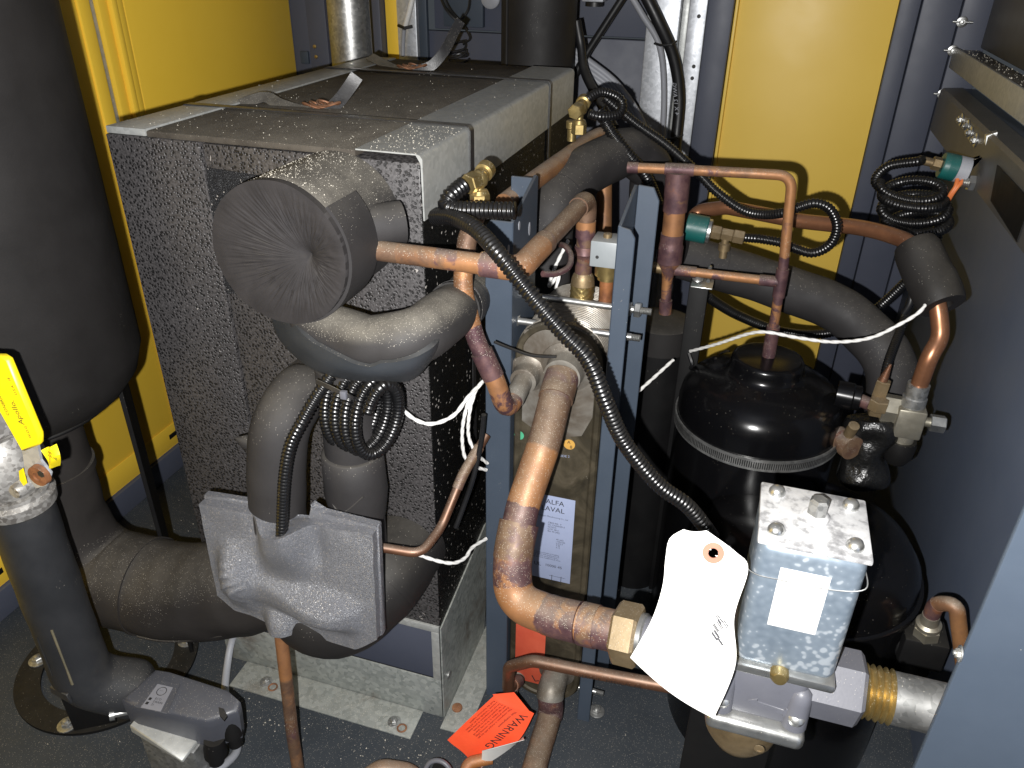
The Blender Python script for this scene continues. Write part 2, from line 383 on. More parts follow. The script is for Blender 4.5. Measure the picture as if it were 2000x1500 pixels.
MT['rust'] = mat('rusty_iron', [(0.25, (0.06, 0.026, 0.012)), (0.5, (0.20, 0.075, 0.026)), (0.75, (0.33, 0.15, 0.06))], 45, (0.7, 0.85), 0.1, (120, 0.5, 0.0012), 0.1, 0.3)
MT['plastic_blue'] = mat('grey_blue_plastic_housing', [(0.3, (0.054, 0.057, 0.070)), (0.7, (0.064, 0.068, 0.082))], 12, (0.34, 0.45), 0, (700, 0.1, 0.0003), 0.08, 0.5)
MT['greycast'] = mat('grey_painted_casting', [(0.3, (0.105, 0.108, 0.128)), (0.7, (0.13, 0.133, 0.155))], 16, (0.4, 0.5), 0, (260, 0.2, 0.0007), 0.05, 0.25)
MT['coil_grey'] = mat('pale_grey_coil_paint', [(0.3, (0.22, 0.24, 0.25)), (0.7, (0.26, 0.28, 0.29))], 16, (0.4, 0.5), 0, None, 0.3, 0.6)
MT['teal'] = mat('teal_anodised_cap', [(0.3, (0.004, 0.075, 0.070)), (0.7, (0.008, 0.105, 0.095))], 16, (0.35, 0.5), 0, None, 0.1, 0.3)
MT['orange_wire'] = mat('orange_wire_jacket', [(0.3, (0.62, 0.16, 0.045)), (0.7, (0.70, 0.20, 0.06))], 16, (0.45, 0.5))
MT['tag_orange'] = mat('fluorescent_orange_paper', [(0.3, (0.86, 0.075, 0.022)), (0.7, (0.92, 0.10, 0.03))], 20, (0.6, 0.7), 0, (120, 0.2, 0.0008))
MT['sticker_red'] = mat('faded_red_sticker', [(0.3, (0.44, 0.06, 0.03)), (0.7, (0.52, 0.09, 0.045))], 20, (0.5, 0.6), 0, None, 0.1, 0.4)
MT['yellow_vinyl'] = mat('yellow_vinyl_grip', [(0.3, (0.86, 0.66, 0.006)), (0.7, (0.92, 0.73, 0.01))], 20, (0.35, 0.45), 0, None, 0.05, 0.2)
MT['ink'] = mat('black_print', [(0.3, (0.012, 0.012, 0.012)), (0.7, (0.02, 0.02, 0.02))], 20)
MT['ink_grey'] = mat('grey_print', [(0.3, (0.10, 0.10, 0.11)), (0.7, (0.14, 0.14, 0.15))], 20)
MT['ink_red'] = mat('dark_red_print', [(0.3, (0.16, 0.012, 0.008)), (0.7, (0.2, 0.016, 0.01))], 20)
MT['ink_gold'] = mat('faded_gold_print', [(0.3, (0.14, 0.12, 0.035)), (0.7, (0.17, 0.15, 0.05))], 20)
MT['label_white'] = mat('pale_blue_white_label', [(0.3, (0.25, 0.29, 0.42)), (0.7, (0.29, 0.33, 0.47))], 12, (0.45, 0.55), 0, None, 0, 0.1)
MT['label_grey'] = mat('grey_label', [(0.3, (0.20, 0.20, 0.22)), (0.7, (0.24, 0.24, 0.26))], 12, (0.4, 0.5))
MT['green_dot'] = mat('green_sticker', [(0.3, (0.05, 0.30, 0.16)), (0.7, (0.07, 0.36, 0.20))], 30, (0.5, 0.6), 0, None, 0.1, 0.4)
MT['amber_dot'] = mat('amber_sticker', [(0.3, (0.46, 0.25, 0.05)), (0.7, (0.54, 0.31, 0.07))], 30, (0.5, 0.6), 0, None, 0.1, 0.4)
MT['eyelet'] = mat('brown_card_eyelet', [(0.3, (0.34, 0.13, 0.085)), (0.7, (0.42, 0.17, 0.11))], 30, (0.6, 0.7))
MT['felt'] = mat('dusty_brown_foam_top', [(0.25, (0.032, 0.027, 0.022)), (0.45, (0.056, 0.048, 0.039)), (0.6, (0.078, 0.068, 0.055)), (0.8, (0.050, 0.043, 0.035))], 20, (0.7, 0.85), 0, (380, 0.5, 0.0012), 0.22, 0.8, 0.25, 8, 0, 0, (1, 0.5, 1))
MT['webbing'] = mat('black_strap_webbing', [(0.3, (0.016, 0.016, 0.018)), (0.7, (0.028, 0.027, 0.027))], 30, (0.3, 0.45), 0, (500, 0.4, 0.0006), 0.35, 0.7, 0.6)
MT['copper_foil'] = mat('rusty_strap_buckle', [(0.3, (0.14, 0.06, 0.03)), (0.7, (0.30, 0.14, 0.07))], 40, (0.5, 0.65), 0.5, None, 0.2, 0.5)
MT['grain'] = mat('pale_crumbs', [(0.3, (0.42, 0.39, 0.32)), (0.7, (0.62, 0.58, 0.50))], 60, (0.7, 0.8))
MT['pipe_black'] = mat('scuffed_black_pipe_wrap', [(0.2, (0.012, 0.013, 0.015)), (0.55, (0.022, 0.023, 0.0255)), (0.8, (0.044, 0.043, 0.042))], 8, (0.45, 0.65), 0, (150, 0.2, 0.0008), 0.1, 0.4, 0.4, 7)
MT['slit'] = mat('old_grey_glue', [(0.3, (0.10, 0.09, 0.06)), (0.7, (0.16, 0.14, 0.09))], 30, (0.6, 0.7))

def heat_copper():
    m, t, b = nt('heat_stained_copper')
    def at_(n):
        a = N_(t, 'ShaderNodeAttribute', attribute_name=n); return a.outputs['Fac']
    tan = ramp(t, ns(t, 16, 6, 0.65), [(0.25, (0.16, 0.078, 0.042)), (0.45, (0.28, 0.132, 0.058)), (0.62, (0.34, 0.158, 0.062)), (0.8, (0.21, 0.094, 0.047))])
    brn = ramp(t, ns(t, 26, 7, 0.7), [(0.25, (0.070, 0.038, 0.028)), (0.45, (0.130, 0.075, 0.048)), (0.6, (0.175, 0.105, 0.064)), (0.8, (0.11, 0.058, 0.042))])
    pur = ramp(t, ns(t, 34, 6, 0.65), [(0.22, (0.034, 0.019, 0.023)), (0.42, (0.078, 0.038, 0.044)), (0.58, (0.130, 0.068, 0.066)), (0.70, (0.20, 0.080, 0.045)), (0.85, (0.105, 0.038, 0.046))])
    n1, n2 = ns(t, 38, 5, 0.65, 0.6), ns(t, 21, 5, 0.65, 0.4)
    f1 = ramp(t, mth(t, 'ADD', at_('brown'), mth(t, 'MULTIPLY', mth(t, 'SUBTRACT', n2, 0.5), 1.3)), [(0.35, (0, 0, 0)), (0.65, (1, 1, 1))])
    f2 = ramp(t, mth(t, 'ADD', at_('burn'), mth(t, 'MULTIPLY', mth(t, 'SUBTRACT', n1, 0.5), 1.5)), [(0.42, (0, 0, 0)), (0.58, (1, 1, 1))])
    c = mix(t, f2, mix(t, f1, tan, brn), pur)
    u = upness(t); d = mth(t, 'MINIMUM', mth(t, 'MULTIPLY', u, mth(t, 'MULTIPLY', ns(t, 30, 5, 0.7), 0.8)), 1.0)
    g = mth(t, 'GREATER_THAN', mth(t, 'MULTIPLY', specks(t, 800, 0.14, 0.38), mth(t, 'ADD', mth(t, 'MULTIPLY', upness(t, -0.1, 0.8), 0.45), ns(t, 9, 3))), 0.62)
    c = mix(t, mth(t, 'MULTIPLY', g, 0.75), mix(t, d, c, (0.25, 0.21, 0.155)), (0.50, 0.45, 0.37))
    t.links.new(c, b.inputs['Base Color'])
    t.links.new(mth(t, 'MULTIPLY', mth(t, 'SUBTRACT', 1.0, mth(t, 'MAXIMUM', d, g)), 0.4), b.inputs['Metallic'])
    r = N_(t, 'ShaderNodeMapRange'); r.inputs[3].default_value = 0.46; r.inputs[4].default_value = 0.68; r.inputs[1].default_value = 0.3; r.inputs[2].default_value = 0.7
    t.links.new(ns(t, 40, 4), r.inputs[0]); t.links.new(r.outputs[0], b.inputs['Roughness'])
    bump(t, b, ns(t, 130, 4), 0.18, 0.0007)
    return m
MT['heat'] = heat_copper()
def bell(d, zones):
    v = 0.0
    for a, b_, k in zones:
        e = 0.010
        v = max(v, k * min(1.0, max(0.0, (d - a) / e + .5)) * min(1.0, max(0.0, (b_ - d) / e + .5)))
    return v
def htube(name, p, r, parent, seg=24, burn=(), brown=(), wob=0.0):
    """copper tube whose heat stains and browning follow the length: zones are (from, to, amount) along the path"""
    bm = bmesh.new(); add_tube(bm, p, r, seg, True, 0.0, wob)
    l1, l2 = bm.verts.layers.float.new('burn'), bm.verts.layers.float.new('brown')
    s = arclen(p); bm.verts.ensure_lookup_table()
    for i in range(len(p)):
        for k in range(seg):
            v = bm.verts[i * seg + k]; v[l1] = bell(s[i], burn); v[l2] = bell(s[i], brown)
    return link(name, bm, MT['heat'], parent, sharp=50)
ALL = (-1.0, 9.0, 1.0)
def galv(name, lo, hi, rough=(0.3, 0.5), scale=130, stain=0.0, dust=0.2, grains=0.4, metal=0.85):
    m, t, b = nt(name)
    c = ramp(t, mth(t, 'ADD', mth(t, 'MULTIPLY', ns(t, 7, 5), 0.6), mth(t, 'MULTIPLY', vor(t, scale, 'F1', 'Color'), 0.4)), [(0.3, lo), (0.72, hi)])
    if stain: c = mix(t, mth(t, 'MULTIPLY', ramp(t, ns(t, 6, 6, 0.7, 0.5), [(0.55, (0, 0, 0)), (0.72, (1, 1, 1))]), stain), c, (0.13, 0.095, 0.07))
    u = upness(t); d = mth(t, 'MINIMUM', mth(t, 'MULTIPLY', u, mth(t, 'MULTIPLY', ns(t, 30, 5, 0.7), dust * 1.7)), 1.0)
    g = mth(t, 'MULTIPLY', specks(t, 620, 0.12 * grains, 0.36), upness(t, 0.2, 0.8))
    c = mix(t, d, c, (0.30, 0.28, 0.23)); c = mix(t, g, c, (0.55, 0.51, 0.43))
    t.links.new(c, b.inputs['Base Color'])
    t.links.new(mth(t, 'MULTIPLY', mth(t, 'SUBTRACT', 1.0, mth(t, 'MAXIMUM', d, g)), metal), b.inputs['Metallic'])
    r = N_(t, 'ShaderNodeMapRange'); r.inputs[3].default_value = rough[0]; r.inputs[4].default_value = rough[1]; r.inputs[1].default_value = 0.3; r.inputs[2].default_value = 0.7
    t.links.new(ns(t, 25, 4), r.inputs[0]); t.links.new(r.outputs[0], b.inputs['Roughness'])
    bump(t, b, ns(t, 120, 3), 0.06, 0.0008)
    return m
MT['galv'] = galv('galvanised_sheet', (0.34, 0.35, 0.34), (0.46, 0.47, 0.455), (0.4, 0.5), dust=0.25, grains=0.5, metal=0.4)
MT['galv_bright'] = galv('bright_galvanised_sheet', (0.42, 0.44, 0.47), (0.62, 0.64, 0.68), (0.4, 0.5), metal=0.6, dust=0.05, grains=0.0)
MT['galv_worn'] = galv('worn_galvanised_sheet', (0.22, 0.24, 0.23), (0.42, 0.44, 0.42), (0.4, 0.55), 120, 0.75, 0.3, 0.9, 0.35)
MT['galv_pipe'] = galv('galvanised_pipe', (0.26, 0.265, 0.26), (0.52, 0.52, 0.51), (0.34, 0.5), 140, 0.2, 0.1, 0.2)
MT['zinc_lid'] = mat('blotchy_lit_zinc_lid', [(0.30, (0.20, 0.20, 0.205)), (0.42, (0.36, 0.36, 0.365)), (0.50, (0.62, 0.62, 0.62)), (0.7, (0.78, 0.78, 0.775))], 38, (0.35, 0.55), 0.25, (80, 0.15, 0.001), 0, 0, 0.5, 6)  # blotchy zinc; its whites put the flash reflection on the top into the colour
def zinc_case():
    m, t, b = nt('spotted_zinc_casing')
    f = ramp(t, mth(t, 'ADD', mth(t, 'MULTIPLY', vor(t, 130, 'SMOOTH_F1'), 1.0), mth(t, 'MULTIPLY', mth(t, 'SUBTRACT', ns(t, 16, 4), 0.5), 1.6)), [(0.14, (0.40, 0.445, 0.49)), (0.28, (0.215, 0.26, 0.31)), (0.8, (0.155, 0.195, 0.24))])
    t.links.new(f, b.inputs['Base Color']); b.inputs['Metallic'].default_value = 0.35
    r_ = N_(t, 'ShaderNodeMapRange'); r_.inputs[3].default_value = .25; r_.inputs[4].default_value = .5; t.links.new(ns(t, 30, 4), r_.inputs[0]); t.links.new(r_.outputs[0], b.inputs['Roughness'])
    bump(t, b, ns(t, 90, 3), 0.12, 0.001)
    return m
MT['zinc_box'] = zinc_case()
MT['iron_worn'] = galv('worn_valve_metal', (0.14, 0.13, 0.12), (0.46, 0.45, 0.43), (0.4, 0.6), 170, 0.65, 0.1, 0.8, 0.45)

def bead(name, dark, light, scale, contrast, spec=0.5, white=0.0, rough=0.45, pits=False):
    """moulded bead foam: rounded cells with dark gaps"""
    m, t, b = nt(name)
    v = N_(t, 'ShaderNodeTexVoronoi', feature='DISTANCE_TO_EDGE'); v.inputs['Scale'].default_value = scale; t.links.new(pos(t), v.inputs['Vector'])
    w = N_(t, 'ShaderNodeTexVoronoi', feature='F1'); w.inputs['Scale'].default_value = scale; t.links.new(pos(t), w.inputs['Vector'])
    s = N_(t, 'ShaderNodeSeparateColor'); t.links.new(w.outputs['Color'], s.inputs[0])
    gap = ramp(t, w.outputs['Distance'], [(0.29, (0, 0, 0)), (0.48, (1, 1, 1))]) if pits else ramp(t, v.outputs['Distance'], [(0.02, (0, 0, 0)), (0.20, (1, 1, 1))])
    pit = ramp(t, s.outputs[1], [(0.10, (0.3, 0.3, 0.3)), (0.2, (1, 1, 1))])
    k = mth(t, 'MULTIPLY', mth(t, 'MULTIPLY', gap, pit), mth(t, 'ADD', mth(t, 'MULTIPLY', s.outputs[0], 0.45), 0.55))
    big = ramp(t, ns(t, 7, 4), [(0.3, (0.72, 0.72, 0.72)), (0.7, (1.15, 1.15, 1.15))])
    if pits: k = mth(t, 'MULTIPLY', mth(t, 'MAXIMUM', gap, mth(t, 'LESS_THAN', s.outputs[1], 0.10)), ramp(t, ns(t, 240, 3), [(0.34, (0.25, 0.25, 0.25)), (0.62, (1, 1, 1))]))
    c = mix(t, mth(t, 'MULTIPLY', k, big), dark, light)
    if white: c = mix(t, mth(t, 'MULTIPLY', mth(t, 'LESS_THAN', s.outputs[2], white), gap), c, (0.30, 0.28, 0.26))
    t.links.new(c, b.inputs['Base Color']); b.inputs['Roughness'].default_value = rough; b.inputs['Specular IOR Level'].default_value = spec
    h = gap if pits else mth(t, 'MULTIPLY', mth(t, 'POWER', mth(t, 'MINIMUM', mth(t, 'MULTIPLY', v.outputs['Distance'], 2.2), 1.0), 0.5), mth(t, 'ADD', mth(t, 'MULTIPLY', s.outputs[2], 0.6), 0.5))
    bump(t, b, h, contrast, 0.003)
    return m
MT['bead'] = bead('black_bead_foam', (0.009, 0.0085, 0.0088), (0.076, 0.0715, 0.0725), 182, 0.5, white=0.001, pits=True)
MT['bead_black'] = bead('black_bead_foam_cut_side', (0.0015, 0.0015, 0.0015), (0.0060, 0.0058, 0.0056), 260, 0.5, 0.25, white=0.03)
MT['bead_fine'] = bead('fine_dark_foam', (0.006, 0.006, 0.007), (0.026, 0.027, 0.030), 420, 0.5, 0.3, white=0.02)
MT['silverfoam'] = bead('grey_painted_sparkle_foam_sheet', (0.105, 0.108, 0.120), (0.215, 0.222, 0.248), 520, 0.55, 1.0, white=0.09, rough=0.38)  # white cells put the foam's specular sparkle into its colour

# ================================================================== the setting
LX, RX, BY, FRONT = -1.10, 0.93, 1.50, -1.3
bm = bmesh.new(); add_box(bm, (-1.6, -1.4, -0.03), (1.4, 2.0, 0.0))
link('floor', bm, MT['floor'], kind='structure', smooth=False)
bm = bmesh.new(); add_box(bm, (-1.6, -1.6, 2.3), (1.4, 2.0, 2.33))
link('ceiling', bm, MT['blue_dark'], kind='structure', smooth=False)

# left side of the cabinet
t = thing('side_panel', 'large yellow sheet panel behind the black vessel with folded rear edge', 'panel', (LX, 0.0, 0.07))
box('sheet', (LX - 0.03, FRONT, 0.075), (LX, 0.600, 2.0), MT['yellow'], t)
bm = bmesh.new()                                        # folded seam profile standing between the two yellow sheets
add_box(bm, (LX - 0.03, 0.602, 0.075), (LX + 0.004, 0.640, 2.0), 0.004)
link('folded_edge', bm, MT['yellow'], t, sharp=30)
box('seam_groove', (LX - 0.03, 0.642, 0.075), (LX - 0.012, 0.668, 2.0), MT['galv'], t)
box('folded_edge', (LX - 0.03, 0.670, 0.075), (LX - 0.002, 0.700, 2.0), MT['yellow'], t)
box('folded_edge', (LX - 0.03, 0.702, 0.075), (LX + 0.010, 0.722, 2.0), MT['yellow'], t, 0.006)
box('bottom_hem', (LX, FRONT, 0.078), (LX + 0.004, 0.6, 0.150), MT['yellow'], t)
for y0 in (0.565, -0.06, -0.5):
    box('slot', (LX + 0.0035, y0, 0.107), (LX + 0.0050, y0 + 0.034, 0.122), MT['black_matt'], t, 0.0004)
t = thing('side_panel', 'flat yellow sheet panel at left beyond the folded seam, behind the foam box', 'panel', (LX, 1.1, 0.07))
box('sheet', (LX - 0.03, 0.752, 0.075), (LX, 1.500, 2.0), MT['yellow'], t)
box('edge_return', (LX - 0.03, 0.7235, 0.075), (LX + 0.001, 0.749, 2.0), MT['yellow'], t)
t = thing('base_sill', 'dark blue base sill along the floor under the yellow left panels', 'sill', (LX, 0.2, 0))
box('sill_plate', (LX - 0.05, FRONT, 0.0005), (LX + 0.012, 1.62, 0.074), MT['blue_dark'], t, 0.002)
bm = bmesh.new()
for y0 in (0.115, -0.19): add_box(bm, (LX + 0.012, y0, 0.001), (LX + 0.0135, y0 + 0.002, 0.073))
link('seam', bm, MT['black_matt'], t)

# rear corner post, left
t = thing('corner_post', 'dark blue folded corner post left of the shiny vertical pipe', 'post', (-1.03, 1.53, 0))
box('post_web', (LX - 0.02, 1.502, 0.0), (LX + 0.072, 1.56, 2.0), MT['blue_dark'], t)
box('post_flange', (LX + 0.076, 1.470, 0.0), (-0.955, 1.55, 2.0), MT['blue_dark'], t)
box('latch_tab', (LX + 0.025, 1.490, 1.045), (LX + 0.055, 1.5015, 1.085), MT['blue'], t)
for (u, v) in ((615, 91), (618, 111)):
    q = P(u, v, y=1.469); lathe('rivet', q, (0, -1, 0), [(0, .006), (.003, .006), (.004, .003), (.004, 0)], MT['brass'], t, 12)

# rear wall: narrow panels, posts, the yellow panel, right posts
t = thing('rear_strip', 'narrow yellow strip standing left of the shiny vertical pipe', 'panel', (-0.95, 1.5, 0))
box('sheet', (-0.953, 1.505, 0.0), (-0.80, 1.54, 2.0), MT['yellow'], t)
t = thing('rear_post', 'dark blue post right beside the shiny vertical pipe', 'post', (-0.78, 1.5, 0))
box('post_face', (-0.798, 1.46, 0.0), (-0.757, 1.54, 2.0), MT['blue_dark'], t)
t = thing('rear_strip', 'narrow bright yellow strip between dark post and pale galvanised strip', 'panel', (-0.73, 1.5, 0))
box('sheet', (-0.755, 1.495, 0.0), (-0.713, 1.54, 2.0), MT['yellow'], t)
t = thing('galvanised_strip', 'pale galvanised strip carrying a white cable at upper left', 'strip', (-0.68, 1.5, 0))
box('strip_face', (-0.711, 1.485, 0.0), (-0.645, 1.54, 2.0), MT['galv_bright'], t)
t = thing('rear_wall', 'dark blue rear sheet panel behind the thick black pipe', 'panel', (-0.3, 1.52, 0))
box('upper_sheet', (-0.60, 1.525, 1.17), (0.075, 1.55, 2.0), MT['blue_dark'], t)
box('lower_sheet', (-0.643, 1.510, 0.0), (0.075, 1.545, 1.165), MT['blue_dark'], t)
box('vertical_rail', (-0.640, 1.49, 0.9), (-0.612, 1.5095, 2.0), MT['blue'], t)
box('gland_plate', (-0.56, 1.500, 1.18), (-0.43, 1.524, 2.0), MT['blue'], t)
t = thing('galvanised_post', 'wide pale galvanised channel post with holes left of yellow rear panel', 'post', (0.16, 1.5, 0))
box('web', (0.077, 1.47, 0.0), (0.170, 1.54, 2.0), MT['galv_bright'], t)
box('groove', (0.171, 1.50, 0.0), (0.192, 1.54, 2.0), MT['galv'], t)
box('flange', (0.193, 1.47, 0.0), (0.243, 1.54, 2.0), MT['galv_bright'], t)
for (u, v) in ((1365, 32), (1355, 130), (1352, 153)):
    lathe('hole', P(u, v, y=1.4695), (0, -1, 0), [(0, .0055), (.0008, .0055), (.0008, 0)], MT['ink'], t, 12)
t = thing('rear_post', 'dark blue post on the left edge of the yellow rear panel', 'post', (0.28, 1.5, 0))
box('post_face', (0.245, 1.46, 0.0), (0.314, 1.54, 2.0), MT['blue_dark'], t)
t = thing('rear_wall', 'tall pale yellow rear panel behind the copper pipe loop', 'panel', (0.52, 1.5, 0))
box('sheet', (0.326, 1.500, 0.0), (0.735, 1.54, 2.0), MT['yellow_pale'], t)
box('folded_edge', (0.316, 1.492, 0.0), (0.3255, 1.54, 2.0), MT['yellow_pale'], t)
t = thing('rear_post', 'dark blue double post on the right edge of the yellow rear panel', 'post', (0.8, 1.5, 0))
box('post_face', (0.736, 1.486, 0.0), (0.786, 1.54, 2.0), MT['blue_dark'], t)
box('post_face', (0.789, 1.480, 0.0), (0.882, 1.54, 2.0), MT['blue_dark'], t)
box('corner_flange', (0.885, 1.474, 0.0), (0.960, 1.54, 2.0), MT['blue_dark'], t)
for (u, v) in ((1879, 43), (1861, 99), (1841, 184)):
    q = P(u, v, y=1.470); bolt(t, q, (0, -1, 0), 0.008, MT['zinc'])
    tube('screw_shank', [q + V((-.022, 0, 0)), q + V((.025, -.002, 0))], 0.0035, MT['zinc'], t, 8)

# right side
t = thing('side_wall', 'dark grey steel side wall at right reflecting the flash', 'panel', (RX, 0.5, 0))
box('upper_sheet', (RX + 0.02, -0.9, 1.19), (RX + 0.04, 1.470, 2.0), MT['grey_dark'], t)
box('lower_sheet', (RX, -0.9, 0.0), (RX + 0.04, 1.470, 1.09), MT['slate'], t)
t = thing('wall_ledge', 'narrow steel ledge littered with crumbs high on the right wall', 'ledge', (RX, 1.0, 1.15))
box('ledge_top', (RX - 0.035, 0.3, 1.165), (RX + 0.02, 1.46, 1.185), MT['grey_dark'], t)
box('lip', (RX - 0.044, 0.3, 1.140), (RX - 0.036, 1.46, 1.192), MT['galv'], t)
t = thing('cross_channel', 'dark folded steel channel bolted across the right wall', 'channel', (RX, 1.0, 0.98))
bm = bmesh.new()
prof = [(RX, 1.095), (RX - 0.045, 1.092), (RX - 0.052, 1.085), (RX - 0.052, 0.985), (RX - 0.04, 0.978), (RX, 0.978)]
prism(bm, [(a, 0.30, b) for a, b in prof], (0, 1.14, 0)); link('channel_web', bm, MT['grey_dark'], t, sharp=20)
prism(bm := bmesh.new(), [(RX - .053, .45, 1.06), (RX - .053, .70, 1.06), (RX - .053, .67, 1.0), (RX - .053, .45, 0.99)], (-.002, 0, 0)); link('cover_plate', bm, MT['black_matt'], t)
for (u, v) in ((1878, 234), (1890, 247), (1896, 260), (1906, 274)):
    q = P(u, v, x=RX - 0.0525); bolt(t, q, (-1, 0, 0), 0.0085, MT['zinc'])
t = thing('front_post', 'blue powder coated post cutting across the lower right corner', 'post', (0.8, -0.33, 0))
box('post_face', (0.708, -0.352, 0.0), (1.10, -0.344, 2.0), MT['blue'], t, 0.002)
q = P(1862, 1281, y=-0.353); bolt(t, V((0.7075, -0.348, q.z)), (-1, 0, 0), 0.005, MT['zinc'])

# ================================================================== foam insulated heat exchanger box
BW, BD, B0, B1 = 0.52, 0.90, 0.262, 1.159
t = thing('foam_box', 'big black bead foam insulated box on galvanised base with strapped dusty top', 'heat exchanger', (-BW / 2, BD / 2, B0))
BOX = t
bm = bmesh.new(); add_box(bm, (-0.350, 0.0, B0), (-0.001, BD - 0.002, B1 - 0.012), 0.002)
link('front_foam', bm, MT['bead'], t)
box('side_foam', (-BW, -0.004, B0), (-0.352, BD, B1 - 0.010), MT['bead'], t, 0.002)
box('cut_side_foam', (-0.0035, 0.0015, B0 + 0.001), (0.0, BD - 0.003, B1 - 0.03), MT['bead_black'], t, 0.0005)
q = [P(402, 327, y=-0.0015), P(575, 354, y=-0.0015), P(700, 372, y=-.0015), P(690, 560, y=-.0015), P(432, 575, y=-.0015)]
prism(bm := bmesh.new(), q, (0, 0.004, 0)); link('recess_panel', bm, MT['bead_fine'], t)
box('top_foam', (-0.448, 0.0, B1 - 0.011), (-0.098, BD, B1 - 0.001), MT['felt'], t, 0.003)
box('edge_strip', (-BW, 0.0, B1 - 0.0095), (-0.449, BD, B1 + 0.001), MT['galv'], t, 0.0008)
bm = bmesh.new()                                        # folded galvanised angle on the right upper edge
pr = [(-0.097, B1 - .001), (-0.097, B1 + .001), (-0.006, B1 + .001), (0.0, B1 - 0.001), (0.0035, B1 - 0.006), (0.0035, B1 - 0.092), (0.0015, B1 - 0.092), (0.0005, B1 - .012), (-0.006, B1 - .001)]
prism(bm, [(a, -0.0005, b) for a, b in pr], (0, BD + 0.001, 0)); link('edge_angle', bm, MT['galv'], t, sharp=60)
def strap(y, w=0.016):
    s = [(-BW - .002, B1 - .10), (-BW - .002, B1 + .0025), (-0.30, B1 + .003), (0.001, B1 + .003), (0.0055, B1 - .003), (0.0055, B1 - 0.60)]
    L = [V((a, y, b)) for a, b in s]; R = [p + V((0, w, 0)) for p in L]
    rows = [[a, b] for a, b in zip(fil(L, .006, 3), fil(R, .006, 3))]
    return link('strap', sheet(bmesh.new(), rows, 0.0015), MT['webbing'], t)
s1, s2 = strap(0.185), strap(0.675)
def strap_tail(pts, w, parent, lean):
    p = spl(pts, 8); T, _n = frames(p); rows = []
    for i, c in enumerate(p):
        k = T[i].cross(V(lean)).normalized(); rows.append([c - k * w / 2, c + k * w / 2])
    return link('strap_tail', sheet(bmesh.new(), rows, 0.0014), MT['webbing'], parent)
z = B1
strap_tail(PP((470, 204, .24), (515, 190, .265), (545, 203, .255), (580, 214, .25), (605, 217, .25)), .024, s1, (.25, -.55, .8))
strap_tail(PP((612, 217, .25), (640, 214, .26), (662, 197, .265), (684, 168, .27), (697, 148, .275)), .022, s1, (.55, -.8, .25))
strap_tail(PP((722, 110, .82), (745, 122, .79), (770, 134, .755), (795, 138, .74)), .024, s2, (.2, -.6, .75))
strap_tail(PP((805, 138, .74), (840, 130, .75), (868, 100, .77), (886, 65, .80), (900, 40, .82)), .022, s2, (.6, -.75, .2))
for (x, y, s) in ((-0.290, .248, s1), (-0.335, .735, s2)):
    bm = bmesh.new()
    for k in range(3):
        c = V((x - .012 + k * .014, y, z + .006 + .002 * k)); r = 0.016
        add_tube(bm, [c + V((math.cos(a) * r * 1.3, math.sin(a) * r * .8, math.sin(a * 2 + k) * .003)) for a in [2 * math.pi * i / 16 for i in range(17)]], 0.0022, 6)
    link('buckle', bm, MT['copper_foil'], s)

# galvanised base under the box
t = thing('plinth', 'galvanised base frame with window openings under the foam box', 'base', (-0.26, 0.1, 0))
y0 = -0.003
bm = bmesh.new(); add_box(bm, (-BW, y0, 0.001), (-0.002, y0 + .003, 0.112), 0.0006); link('lower_plate', bm, MT['galv_worn'], t)
box('upper_rail', (-BW, y0, 0.246), (-0.002, y0 + .003, 0.2615), MT['galv'], t, 0.0006)
box('corner_leg', (-0.018, y0 - .0005, 0.1125), (-0.002, y0 + .0025, 0.2455), MT['galv'], t, 0.0006)
box('corner_leg', (-BW, y0, 0.1125), (-BW + 0.07, y0 + .003, 0.2455), MT['galv_worn'], t, 0.0006)
box('inner_plate', (-BW + .07, 0.035, 0.001), (-0.02, 0.038, 0.2545), MT['blue_dark'], t, 0.0006)
box('support_deck', (-BW, 0.0005, 0.2550), (-0.003, 0.88, 0.2605), MT['galv'], t, 0.0006)
prism(bm := bmesh.new(), [(0, y0, 0.001), (0, 0.25, .001), (0, 0.30, 0.30), (0, 0.26, 0.31), (0, y0 + .01, 0.2605), (0, y0, 0.2605)], (0.003, 0, 0), 0.0004); link('side_plate', bm, MT['galv_worn'], t)
box('floor_flange', (-0.47, -0.072, 0.0008), (-0.045, y0 - .0006, 0.0040), MT['galv_worn'], t, 0.0006)
box('floor_flange', (0.0036, -0.03, 0.0008), (0.062, 0.27, 0.0040), MT['galv_worn'], t, 0.0006)
for a in ((520, 1332), (770, 1410)): bolt(t, P(*a, z=0.0042), (0, 0, 1), 0.008, MT['galv_pipe'])
for a in ((533, 1342), (785, 1422)):
    q = P(*a, z=0.0045); tube('washer', [q + V((math.cos(k) * .009, math.sin(k) * .009, 0)) for k in [i * math.pi / 8 for i in range(17)]], .002, MT['rust'], t, 6)
lathe('plug', P(893, 1383, z=0.0042), (0, 0, 1), [(0, .011), (.003, .011), (.004, .009), (.004, 0)], MT['rust'], t)
lathe('plug', P(876, 1318, x=0.0036), (1, 0, 0), [(0, .009), (.003, .009), (.004, .007), (.004, 0)], MT['galv_pipe'], t)

